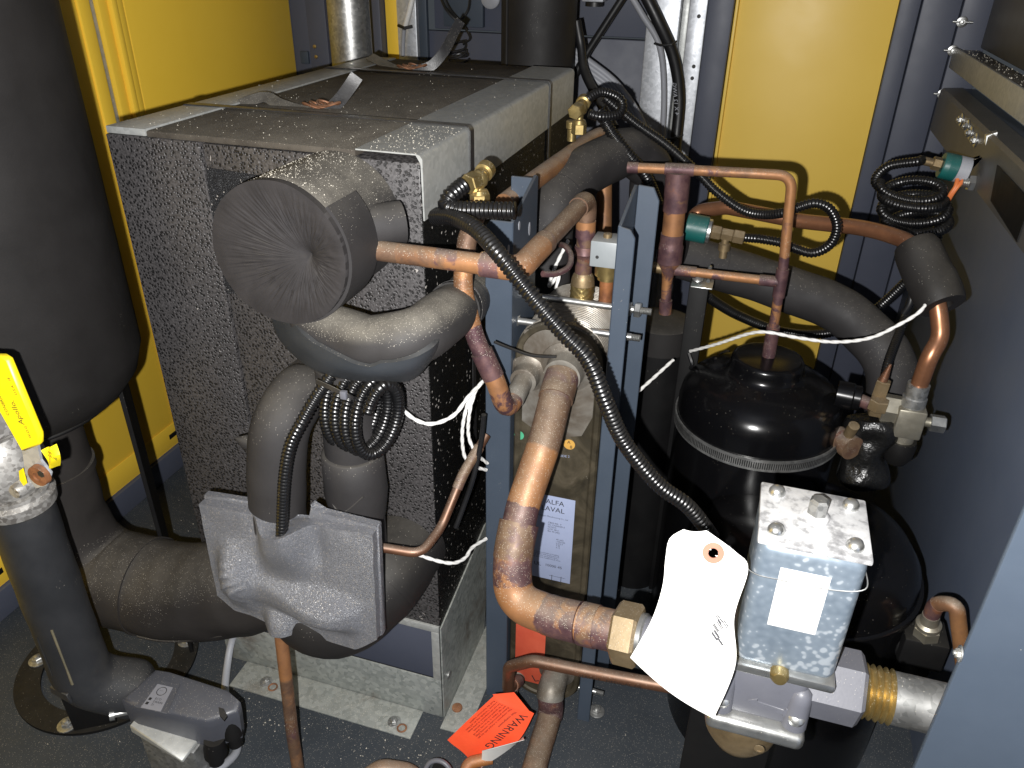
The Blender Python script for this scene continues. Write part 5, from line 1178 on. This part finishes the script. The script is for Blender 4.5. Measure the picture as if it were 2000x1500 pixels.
q = P(684, 60, y=1.15); tube('tube_wall', [V((q.x, 1.15, 0)), V((q.x, 1.15, 2.1))], .058, MT['galv_pipe'], t, 36)
t = thing('black_pipe', 'thick black foam clad vertical pipe behind the foam box', 'insulated pipe', (-.14, 1.1, 0))
q = P(1052, 60, y=1.12); tube('foam_sleeve', [V((q.x, 1.12, 0)), V((q.x, 1.12, .7)), V((q.x, 1.12, 1.25)), V((q.x, 1.12, 2.1))], .096, MT['rubber_dark'], t, 44)
tube('lap_seam', [V((q.x - .062, 1.12 - .0745, .9)), V((q.x - .062, 1.12 - .0745, 2.1))], .003, MT['rubber_dark'], t, 6)
t = thing('white_cable', 'white cable cut short in a black tie on the galvanised strip', 'cable', tuple(P(790, 50, y=1.45)))
tube('jacket', spl(PP((808, -15, 1.44), (800, 20, 1.44), (792, 50, 1.45)), 6), .0085, MT['white'], t, 10)
tube('black_tie', PP((778, 50, 1.45), (790, 55, 1.435), (805, 52, 1.45)), .005, MT['cable'], t, 6)
tube('grey_tail', PP((789, 58, 1.46), (787, 85, 1.465), (787, 110, 1.465)), .007, MT['greycable'], t, 8)
t = thing('wire_tangle', 'tangle of thin black leads hanging behind the rear strap', 'cable', tuple(P(890, 100, y=1.40)))
q = P(888, 88, y=1.36)
tube('thin_lead', coil(q, ((1, 0, .1), (0, .5, .25)), 4, .028, .05, (.004, 0, -.010), 20, 0, .02), .0032, MT['cable'], t, 6)
tube('thin_lead', spl(PP((865, -10, 1.4), (880, 20, 1.4), (905, 50, 1.38), (918, 75, 1.36), (905, 85, 1.36)), 8), .0035, MT['cable'], t, 6)
tube('thin_lead', spl(PP((918, -10, 1.42), (914, 20, 1.4), (895, 40, 1.38), (872, 20, 1.38), (860, -5, 1.4)), 8), .0035, MT['cable'], t, 6)
lathe('wall_gland', P(960, -4, y=1.5), (0, -1, 0), [(0, .03), (.012, .03), (.016, .024), (.016, 0)], MT['greycable'], None, label='grey round plug peeping at the top edge beside black pipe', cat='gland')

# ================================================================== white wires
def wire(label, pts, r=.0036, pitch=.038):
    return link('white_wire', twist(bmesh.new(), spl(PP(*pts), 10), r, pitch), MT['white'], None, label, 'wire', sharp=60)
wire('white twisted wire arching over the compressor dome to the foam sleeve', ((1348, 686, .50), (1400, 672, .45), (1462, 652, .40), (1500, 649, .38), (1560, 660, .38), (1630, 668, .39), (1700, 660, .40), (1760, 632, .41), (1795, 610, .41), (1811, 590, .42)))
wire('short white wire slanting out behind the right blue upright', ((1243, 768, .30), (1280, 735, .34), (1315, 703, .38)))
wire('white wire drooping from the conduit coil to the blue upright', ((764, 738, -.04), (772, 775, -.05), (800, 812, -.05), (840, 828, -.04), (885, 812, -.02), (915, 775, .01), (950, 738, .06)))
wire('white wire hanging in a long loop down the foam box corner', ((940, 748, .04), (915, 785, .02), (903, 840, .02), (907, 890, .03), (925, 910, .04), (950, 918, .07)), .0034)
wire('white wire strand beside the long loop at the box corner', ((930, 760, .03), (918, 800, .02), (915, 850, .03), (930, 885, .04), (952, 905, .07)), .0034)
wire('white wire sagging below the thin copper bend near the base', ((785, 1068, -.06), (830, 1088, -.05), (880, 1100, -.03), (908, 1090, .0), (922, 1070, .03), (950, 1052, .07)))
wire('white crumpled wire seen behind the copper bend', ((1110, 470, .3), (1085, 520, .3), (1072, 560, .28), (1092, 535, .28), (1085, 565, .27)), .0036)
tube('zip_tie', spl(PP((965, 668, .02), (1000, 682, .03), (1040, 695, .045), (1086, 697, .05)), 6), .0022, MT['cable'], None, 6, label='black zip tie tail poking across the exchanger ports', cat='zip tie')
tube('zip_tie', spl(PP((1345, 690, .49), (1352, 712, .48), (1350, 720, .50), (1380, 718, .5), (1400, 700, .5)), 6), .004, MT['cable'], None, 6, label='black zip tie knot at the left end of the dome wire', cat='zip tie')

# small copper tubes
t = thing('thin_copper_tube', 'thin copper tube bent upward beside the foam box lower corner', 'tube', tuple(P(820, 1085, y=-.1)))
pc = fil(PP((700, 1062, -.14), (822, 1082, -.12), (862, 1030, -.06), (905, 925, .0), (950, 850, .06)), [.03, .05, .1], 8)
tube('tube_wall', resample(pc, .004), .0078, MT['copper_brown'], t, 14)
tube('worn_wrap', sub(pc, near(resample(pc, .004), 890, 955), near(resample(pc, .004), 938, 872)), .0092, MT['copper_mottled'], t, 12, .1)
tube('black_lead', spl(PP((945, 810, .03), (940, 860, .03), (925, 930, .02), (905, 990, .01), (890, 1030, .0)), 6), .0045, MT['cable'], None, 8, label='thin black lead hanging beside the bent copper tube', cat='cable')
t = thing('thin_copper_tube', 'brown copper tube bowing across the bottom of the blue frame', 'tube', tuple(P(1010, 1350, y=.0)))
pt = fil(PP((1012, 1330, .05), (992, 1345, .0), (994, 1302, -.02), (1040, 1290, -.03), (1150, 1312, -.03), (1330, 1345, -.03), (1420, 1358, -.03)), [.012, .03, .04, .3, .3], 8)
tube('tube_wall', resample(pt, .004), .0115, MT['copper_brown'], t, 16)
tube('dark_joint', sub(pt, 0, .035), .0130, MT['copper_burnt'], t, 14)
text('lettering', 'SERVICE   MEDICAL 7/8', .011, P(1130, 1322, y=-.0425), P(1330, 1360, y=-.0425) - P(1130, 1322, y=-.0425), (0, -.2, 1), MT['ink'], t)
t = thing('copper_pipe', 'copper pipe running down from the bottom exchanger port past the orange tag', 'pipe', tuple(P(1050, 1490, y=.0)))
pp = fil([V((p4.x, .07, p4.z)), V((p4.x, .038, p4.z - .004)), P(1078, 1385, z=.055), P(1052, 1470, z=.040), P(1022, 1580, z=.032)], [.02, .05, .3], 8)
pp = [p if p.z > .027 else V((p.x, p.y, .027)) for p in pp]
pp = resample(pp, .005); htube('tube_wall', pp, .0235, t, 24, brown=[(.08, 9, .7)]); htube('burnt_collar', sub(pp, .03, .085), .0255, t, 24, burn=[ALL[:2] + (.75,)]); tube('steel_sleeve', sub(pp, 0, .035), .0275, MT['steel_dirty'], t, 24)
t = thing('copper_pipe', 'end of a copper elbow lying at the bottom edge beside a grey ring', 'pipe', tuple(P(760, 1500, y=-.25)))
tube('tube_wall', fil([P(700, 1530, z=.03), P(745, 1500, z=.05), P(800, 1508, z=.03), P(850, 1560, z=.03)], .03), .017, MT['copper_dusty'], t, 18)
t = thing('grey_clamp', 'pale grey ring clamp at the bottom edge beside copper elbow', 'clamp', tuple(P(855, 1510, z=.03)))
g0 = P(856, 1512, z=.04); X_, Y_ = V((1, 0, 0)), V((0, .45, .9))
tube('ring', [g0 + (X_ * math.cos(a) + Y_ * math.sin(a)) * .026 for a in [2 * math.pi * i / 32 for i in range(33)]], .0048, MT['greycast'], t, 10)
tube('hole_insert', [g0 + V((0, .012, -.006)), g0 + V((0, .02, -.01))], .018, MT['black_matt'], t, 20)
tube('copper_stub', fil([P(905, 1520, z=.02), P(915, 1490, z=.03), P(960, 1480, z=.03)], .02), .012, MT['copper_orange'], None, 14, label='orange copper stub tucked under the warning tag', cat='pipe')

# ================================================================== tags
yt = -.06
t = thing('warning_tag', 'bright orange paper warning tag with curled corner hanging from the copper tube', 'tag', tuple(P(960, 1490, y=yt)))
Lp = PP((958, 1362, -.035), (925, 1402, -.05), (874, 1442, -.07)); Rp = PP((1003, 1356, -.03), (1042, 1392, -.045), (1040, 1430, -.06))
Lq = PP((966, 1358, -.035), (924, 1398, -.055), (874, 1444, -.075)); Rq = PP((1043, 1394, -.045), (1010, 1448, -.065), (940, 1500, -.085))
wv = lambda a, b: V((0, -.006 * math.sin(a * 3) * math.sin(b * 3.1), .002 * math.sin(b * 9 + a * 4)))
tagm = link('tag_sheet', loft(bmesh.new(), Lq, Rq, 20, 16, .0006, wv), MT['tag_orange'], t)
q = PP((966, 1358, -.035), (1001, 1366, -.030), (1043, 1394, -.045), (985, 1376, -.040))
link('tag_tab', loft(bmesh.new(), [P(962, 1356, y=-.036), P(975, 1372, y=-.043)], [P(1004, 1352, y=-.031), P(1040, 1396, y=-.0455)], 6, 6, .0006), MT['tag_orange'], t)
lc = loft(bmesh.new(), PP((1022, 1440, -.073), (985, 1470, -.083), (940, 1499, -.092)), PP((1024, 1445, -.083), (960, 1462, -.103), (942, 1466, -.098)), 10, 6, .0006)
link('curled_corner', lc, MT['paper'], t)
# print on the tag follows its face
tu = (P(874, 1442, y=-.075) - P(966, 1358, y=-.035)).normalized()       # from the tab end to the far end
tw = (P(1043, 1394, y=-.045) - P(966, 1358, y=-.035)).normalized()
nrm = tu.cross(tw).normalized()
if nrm.y > 0: nrm = -nrm
o0 = P(966, 1358, y=-.035) + nrm * .0085
span = (P(1043, 1394, y=-.045) - P(966, 1358, y=-.035)).length
ud = tu - tw * tu.dot(tw); ud.normalize()
text('lettering', 'WARNING', .026, o0 + tw * (span * .93) + tu * .030, tu * .9 - tw * .2, tw * .9 + tu * .2, MT['ink'], t) if False else None
lines = ['This compressor is charged with dry gas.', 'Release pressure before removing plugs', 'and caps. Failure to do so may cause oil', 'to be sprayed and injury to persons.', 'Do not use compressor to pump down', 'a vacuum. Terminals may arc and burn.', 'Read the instructions supplied.']
for i, s_ in enumerate(lines):
    text('lettering', s_, .0060, o0 + tu * .006 + tw * (span * (.50 - .072 * i)) , tu, -(-tw) , MT['ink_red'], t)
text('lettering', 'WARNING', .0225, o0 + tu * .006 + tw * (span * .76), tu, tw, MT['ink'], t)
text('lettering', 'This compressor', .0075, o0 + tu * .008 + tw * (span * .62), tu, tw, MT['ink'], t)

t = thing('white_tag', 'blank white card tag with brown eyelet wired to the zinc valve box', 'tag', tuple(P(1330, 1390, y=-.31)))
Lp = [P(1335, 1034, y=-.285), P(1308, 1052, y=-.290), P(1300, 1090, y=-.298), P(1294, 1145, y=-.31), P(1272, 1212, y=-.322), P(1231, 1284, y=-.325)]
Rp = [P(1380, 1036, y=-.285), P(1437, 1078, y=-.288), P(1461, 1112, y=-.293), P(1434, 1205, y=-.305), P(1436, 1300, y=-.325), P(1394, 1403, y=-.335)]
rows_bm = loft(bmesh.new(), Lp, Rp, 60, 46, .0007, lambda a, b: V((0, -.010 * math.sin(b * math.pi) * (0.3 + a * .5), 0)))
hc = P(1392, 1078, y=-.29)
def pxy(q):
    w = q - CAM; zz_ = V((CX[2], CY[2], CZ[2])).dot(w); return (1000 + F * V((CX[0], CY[0], CZ[0])).dot(w) / zz_, 750 + F * V((CX[1], CY[1], CZ[1])).dot(w) / zz_)
near_v = min(rows_bm.verts, key=lambda w: (pxy(w.co)[0] - 1392) ** 2 + (pxy(w.co)[1] - 1078) ** 2); hc = near_v.co.copy(); rows_bm.normal_update(); near_v_n = near_v.normal.copy()
if near_v_n.y > 0: near_v_n = -near_v_n
rm = [f for f in rows_bm.faces if (f.calc_center_median() - hc).length < .0058]
bmesh.ops.delete(rows_bm, geom=rm, context='FACES')
link('card', rows_bm, MT['paper'], t)
nv = near_v_n; ex = nv.cross(V((0, 0, 1))).normalized(); ez = ex.cross(nv).normalized()
bm = bmesh.new()
for (ri, ro, yy) in ((.0056, .0118, -.0012),):
    k = 32; g = [[bm.verts.new(hc + ex * r * math.cos(2 * math.pi * i / k) + ez * r * math.sin(2 * math.pi * i / k) + nv * (.0022 - d_)) for r, d_ in ((ri, 0), (ro, 0), (ro, .002), (ri, .002))] for i in range(k)]
    for i in range(k):
        for j in range(4): bm.faces.new((g[i][j], g[i][(j + 1) % 4], g[(i + 1) % k][(j + 1) % 4], g[(i + 1) % k][j]))
link('eyelet', bm, MT['eyelet'], t, sharp=30)
o1 = P(1405, 1205, y=-.3335)
for k in range(7):
    a = o1 + V((random.uniform(-.006, .004), 0, -.005 * k + random.uniform(-.003, .003)))
    tube('scribble', [a, a + V((.007, .0006, -.010))], .0007, MT['ink_grey'], t, 5)

# ================================================================== zinc cased valve, lower right
yf, yb = -.275, -.165
fr = P(1704, 1098, y=yf); zt = fr.z; fl = P(1466, 1056, y=yf); zb = P(1632, 1340, y=yf).z
x0, x1 = P(1455, 1180, y=yf).x, fr.x
t = thing('zinc_valve', 'bulky zinc boxed control valve on grey cast body with white sticker', 'valve', ((x0 + x1) / 2, -.22, zb - .16))
bm = bmesh.new(); add_box(bm, (x0, yf, zb), (x1, yb, zt - .004), .014, 4); link('casing', bm, MT['zinc_box'], t, sharp=60)
bm = bmesh.new(); add_box(bm, (x0 - .0015, yf - .001, zt - .006), (x1 + .0015, yb + .001, zt + .0015), .0025, 2); link('lid', bm, MT['zinc_lid'], t)
for (a, b) in ((.018, .018), (.018, .092), (.106, .018), (.106, .092)):
    sx = x0 + (x1 - x0) * a / .124; sy = yf + (yb - yf) * b / .11
    lathe('lid_bolt', (sx, sy, zt + .001), (0, 0, 1), [(0, .0098), (.004, .0094), (.008, .007), (.0095, .004), (.010, 0)], MT['zinc'], t, 20)
lathe('stem_boss', ((x0 + x1) / 2 + .002, yf + .058, zt + .001), (0, 0, 1), [(0, .0155), (.004, .0150), (.006, .012)], MT['zinc_lid'], t, 24)
hexa('stem_cap', ((x0 + x1) / 2 + .002, yf + .058, zt + .006), (0, 0, 1), .022, .0115, MT['galv_pipe'], t, .003)
sl, sr, stp, sb = P(1511, 1165, y=yf).x, P(1609, 1180, y=yf).x, P(1560, 1115, y=yf).z, P(1550, 1230, y=yf).z
box('sticker', (sl, yf - .0010, sb), (sr, yf - .0002, stp), MT['paper'], t, .0003)
for k in range(3): tube('sticker_mark', [V((sr - .016 + .003 * k, yf - .0012, stp - .012)), V((sr - .014 + .003 * k, yf - .0012, stp - .006))], .0005, MT['ink_grey'], t, 5)
wz = P(1570, 1142, y=yf).z
tube('seal_wire', spl([(x0 - .03, yf + .004, wz + .03), (x0 - .002, yf - .001, wz + .004), (x0 + .03, yf - .001, wz + .0005), (x1 - .03, yf - .001, wz + .002), (x1 + .0012, yf - .0005, wz + .012), (x1 + .0015, yf + .02, wz + .02)], 6), .0008, MT['zinc'], t, 6)
bm = bmesh.new(); add_box(bm, (x0 - .003, yf - .004, zb - .012), (x1 + .003, yb + .003, zb + .0015), .004, 2); link('case_flange', bm, MT['zinc'], t)
lathe('vent_plug', P(1521, 1318, y=yf) + V((0, .002, .004)), (0, -1, .1), [(0, .011), (.010, .011), (.015, .008), (.017, 0)], MT['brass'], t, 20)
gb = zb - .1
gx0, gx1 = x0 - .012, x1 - .018
bm = bmesh.new(); add_box(bm, (gx0 + .004, yf + .006, gb + .002), (gx1 - .004, yb, zb - .0122), .010, 3); body = link('cast_body', bm, MT['greycast'], t)
for bx in (gx0 + .010, gx1 - .010):
    lathe('corner_lug', (bx, yf + .012, gb + .006), (0, 0, 1), [(0, .016), (.045, .014), (.058, .012), (.064, .006), (.065, 0)], MT['greycast'], t, 20)
    lathe('lug_bolt', (bx, yf + .008, gb + .020), (0, -.5, .8), [(0, .012), (.012, .010), (.016, .005), (.016, 0)], MT['zinc'], t, 20)
zar = gb + .020
ar = prism(bmesh.new(), [(gx0 + .040, yf + .006, zar + .014), (gx0 + .052, yf + .006, zar + .022), (gx0 + .051, yf + .006, zar + .015), (gx0 + .085, yf + .006, zar + .011), (gx0 + .087, yf + .006, zar + .017), (gx0 + .106, yf + .006, zar + .004), (gx0 + .084, yf + .006, zar + .002), (gx0 + .085, yf + .006, zar + .006), (gx0 + .051, yf + .006, zar + .010), (gx0 + .050, yf + .006, zar + .005)], (0, -.0022, 0), .0006)
link('flow_arrow', ar, MT['greycast'], t)
q = P(1548, 1382, y=yf + .005); lathe('green_paint_spot', q, (0, -1, 0), [(0, .0048), (.0004, .0048), (.0005, 0)], MT['green_dot'], t, 10)
bm = bmesh.new(); add_box(bm, (gx0 - .006, yf - .008, gb - .024), (gx1 + .006, yb + .006, gb + .0015), .010, 3); link('bottom_flange', bm, MT['zinc'], t, sharp=60)
lathe('flange_hole', P(1483, 1462, y=yf - .0085), (0, -1, 0), [(0, .0065), (.001, .0065), (.001, .0045), (.0004, .0045), (.0004, 0)], MT['brass_dull'], t, 16)
lathe('bottom_bowl', ((gx0 + gx1) / 2 - .010, (yf + yb) / 2, gb - .0245), (0, 0, -1), [(0, .055), (.02, .054), (.05, .048), (.075, .034), (.085, .015), (.086, 0)], MT['brass_dull'], t, 36)
ho = P(1650, 1370, y=-.22); hexa('outlet_hex', V((gx1 - .012, -.222, zb - .052)), (1, 0, 0), x1 - gx1 + .058, .047, MT['greycast'], t, .005)
oe = x1 + .046
t2 = thing('outlet_pipe', 'pale galvanised pipe with taped thread leaving the valve to the right', 'pipe', (oe + .1, -.222, zb - .10))
thread('taped_thread', (oe, -.222, zb - .052), (oe + .034, -.222, zb - .052), .0345, MT['brass'], t2, .0075, 32)
tube('tube_wall', [V((oe + .0345, -.222, zb - .052)), V((RX - .002, -.222, zb - .052))], .0325, MT['galv_pipe'], t2, 36)
nu = pa[-1] + d * 0
tube('valve_inlet', [pa[-1] + (pa[-1] - pa[-12]).normalized() * .025, V((gx0 + .01, -.222, zb - .052))], .031, MT['greycast'], t, 28)
box('valve_stand', ((gx0 + gx1) / 2 - .075, yb + .02, 0.0), ((gx0 + gx1) / 2 + .05, yb + .03, gb - .02), MT['black_matt'], t, .002)

# ================================================================== condensate drain on the floor, left of centre
t = thing('condensate_drain', 'grey blue plastic condensate drain with small label on a metal bracket', 'drain', tuple(P(350, 1440, y=-.24)))
# outline of the housing's top in its own plane, tapered toward lower right
zt_ = .225
def dz(u, v, z): return P(u, v, z=z)
topo = [dz(303, 1310, zt_), dz(330, 1314, zt_ + .003), dz(448, 1352, zt_ + .003), dz(470, 1372, zt_ - .005), dz(466, 1392, zt_ - .012), dz(408, 1412, zt_ - .012), dz(255, 1378, zt_), dz(238, 1368, zt_)]
bm = bmesh.new()
cen = sum(topo, V()) / len(topo)
def ring_(sc, dz_): return [bm.verts.new(cen + (p - cen) * sc + V((0, 0, dz_))) for p in topo]
rs = [ring_(.90, .006), ring_(.97, .004), ring_(1.0, 0), ring_(1.0, -.018)]
low = [bm.verts.new(cen + (p - cen) * V((.96, .96, 1)).x + V((0, .0, -.070 - .0 * i))) for i, p in enumerate(topo)]
rs.append(low)
for a_, b_ in zip(rs, rs[1:]):
    for k in range(len(topo)): bm.faces.new((a_[k], a_[(k + 1) % len(topo)], b_[(k + 1) % len(topo)], b_[k]))
bm.faces.new(rs[0]); bm.faces.new(low[::-1])
bmesh.ops.bevel(bm, geom=[e for e in bm.edges if len(e.link_faces) == 2 and e.calc_face_angle(0) > .5], offset=.006, segments=3, affect='EDGES', profile=.5)
hous = link('housing', bm, MT['plastic_blue'], t, sharp=40)
k_ = zt_ + .009
lab = [dz(308, 1336, k_), dz(338, 1343, k_), dz(314, 1390, k_), dz(275, 1382, k_)]
prism(bm := bmesh.new(), [dz(318, 1328, k_ - .0012), dz(352, 1337, k_ - .0012), dz(326, 1394, k_ - .0012), dz(262, 1381, k_ - .0012)], (0, 0, .0008), .0002); link('panel_inset', bm, MT['plastic_blue'], t)
prism(bm := bmesh.new(), lab, (0, 0, .0006)); link('label', bm, MT['label_grey'], t)
lu_ = (lab[1] - lab[0]).normalized(); lv_ = (lab[0] - lab[3]).normalized(); k2 = V((0, 0, .0010))
c_ = lab[0].lerp(lab[1], .5).lerp(lab[2].lerp(lab[3], .5), .25) + k2
tube('logo_ring', [c_ + (lu_ * math.cos(a) + lv_ * math.sin(a)) * .0085 for a in [2 * math.pi * i / 24 for i in range(25)]], .0006, MT['ink'], t, 5)
text('lettering', '-----', .005, c_ - lu_ * .005, lu_, lv_, MT['ink'], t)
text('lettering', 'ECO\nDRAIN\n31', .0062, lab[0].lerp(lab[3], .60) + lu_ * .014 + k2, lu_, lv_, MT['ink'], t)
bm = bmesh.new()
for a in (.62, .80):
    q = lab[0].lerp(lab[3], a) + lu_ * .006 + k2; add_box(bm, q - V((.0025, .0025, 0)), q + V((.0025, .0025, .0004)))
link('lamp_square', bm, MT['ink'], t)
q = [dz(430, 1387, zt_ + .001), dz(440, 1390, zt_ - .002), dz(447, 1404, zt_ - .006), dz(441, 1412, zt_ - .008), dz(432, 1402, zt_ - .004)]
prism(bm := bmesh.new(), [p + V((0, -.002, .010)) for p in q], (0, 0, -.004)); link('finger_recess', bm, MT['black_matt'], t)
c0_ = cen + V((-.015, -.02, -.065))
bm = bmesh.new(); add_box(bm, (c0_.x - .065, c0_.y - .030, 0.0), (c0_.x + .050, c0_.y + .035, c0_.z - .012), .004); link('drain_body', bm, MT['galv_pipe'], t)
prism(bm := bmesh.new(), [(c0_.x - .075, c0_.y - .035, c0_.z + .02), (c0_.x + .045, c0_.y - .052, c0_.z - .004), (c0_.x + .045, c0_.y - .052, c0_.z - .012), (c0_.x - .075, c0_.y - .035, c0_.z + .002)], (0, .06, 0), .002); link('bracket', bm, MT['galv'], t)
lathe('side_screw', dz(224, 1395, .19), (-.6, -.5, .1), [(-.03, .006), (0, .006), (0, .010), (.008, .010), (.009, 0)], MT['zinc'], t, 14)
kn = dz(452, 1418, .17); lathe('black_gland', kn, (.1, -.1, -1), [(-.02, .016), (.0, .018), (.02, .018), (.022, .013), (.045, .012)], MT['black_matt'], t, 18)
lathe('black_gland', dz(420, 1458, .14), (-.05, -.1, -1), [(-.02, .018), (0, .020), (.02, .020), (.022, .014), (.04, .013)], MT['black_matt'], t, 18)
t = thing('grey_cable', 'grey cable rising from the floor behind the condensate drain', 'cable', tuple(P(445, 1390, y=-.1)))
tube('jacket', spl([P(478, 1205, z=.13), P(455, 1245, z=.07), P(444, 1300, z=.03), P(440, 1355, z=.02), P(452, 1405, z=.02), P(464, 1460, z=.03), P(440, 1492, z=.05), P(405, 1510, z=.07)], 8), .008, MT['greycable'], t, 10)

# ================================================================== loose crumbs
def crumbs(name, pts, s0, s1, kind_label=None):
    bm = bmesh.new()
    for p in pts:
        s = s0 + (s1 - s0) * random.random() ** 3
        m = Matrix.Translation(p + V((0, 0, s * .4))) @ Matrix.Rotation(random.uniform(0, 6.28), 4, V((random.random(), random.random(), random.random() + .1)).normalized()) @ Matrix.Diagonal((s, s * random.uniform(.5, 1), s * random.uniform(.35, .7), 1))
        vs4 = [bm.verts.new(m @ V(c)) for c in ((1, 0, 0), (-.5, .87, 0), (-.5, -.87, 0), (0, 0, 1.1), (.1, .1, -.6))]
        for f in ((0, 1, 3), (1, 2, 3), (2, 0, 3), (1, 0, 4), (2, 1, 4), (0, 2, 4)): bm.faces.new([vs4[i] for i in f])
    return link(name, bm, MT['grain'], kind='stuff', smooth=False)
pts = []
for i in range(1500):
    x, y = random.uniform(-1.05, .9), random.uniform(-.55, .9)
    if noise.noise(V((x * 3, y * 3, 1))) + random.uniform(-.5, .5) > -.05: pts.append(V((x, y, .0005)))
for i in range(500):                                      # drift along the base flange
    pts.append(V((random.uniform(-.48, .35), random.gauss(-.11, .03), .0005)))
crumbs('floor_crumbs', pts, .0006, .0026)
pts = [V((random.uniform(-BW, 0), min(BD, abs(random.gauss(0, .35))), B1 + .001)) for i in range(420)]
pts += [V((random.uniform(-.09, 0), random.uniform(0, .18), B1 + .001)) for i in range(260)]
crumbs('box_top_crumbs', pts, .0005, .0016)
pts = []
for i in range(700):
    a = random.gauss(math.pi / 2, .42); y = random.uniform(YC + .01, -.005)
    pts.append(V((c0.x + (RC + .0006) * math.cos(a), y, c0.z + (RC + .0006) * math.sin(a))))
crumbs('cylinder_crumbs', pts, .0005, .0015)
pts = [V((random.uniform(RX - .034, RX + .018), random.uniform(.35, 1.45), 1.1855)) for i in range(260)]
crumbs('ledge_crumbs', pts, .0008, .0030)
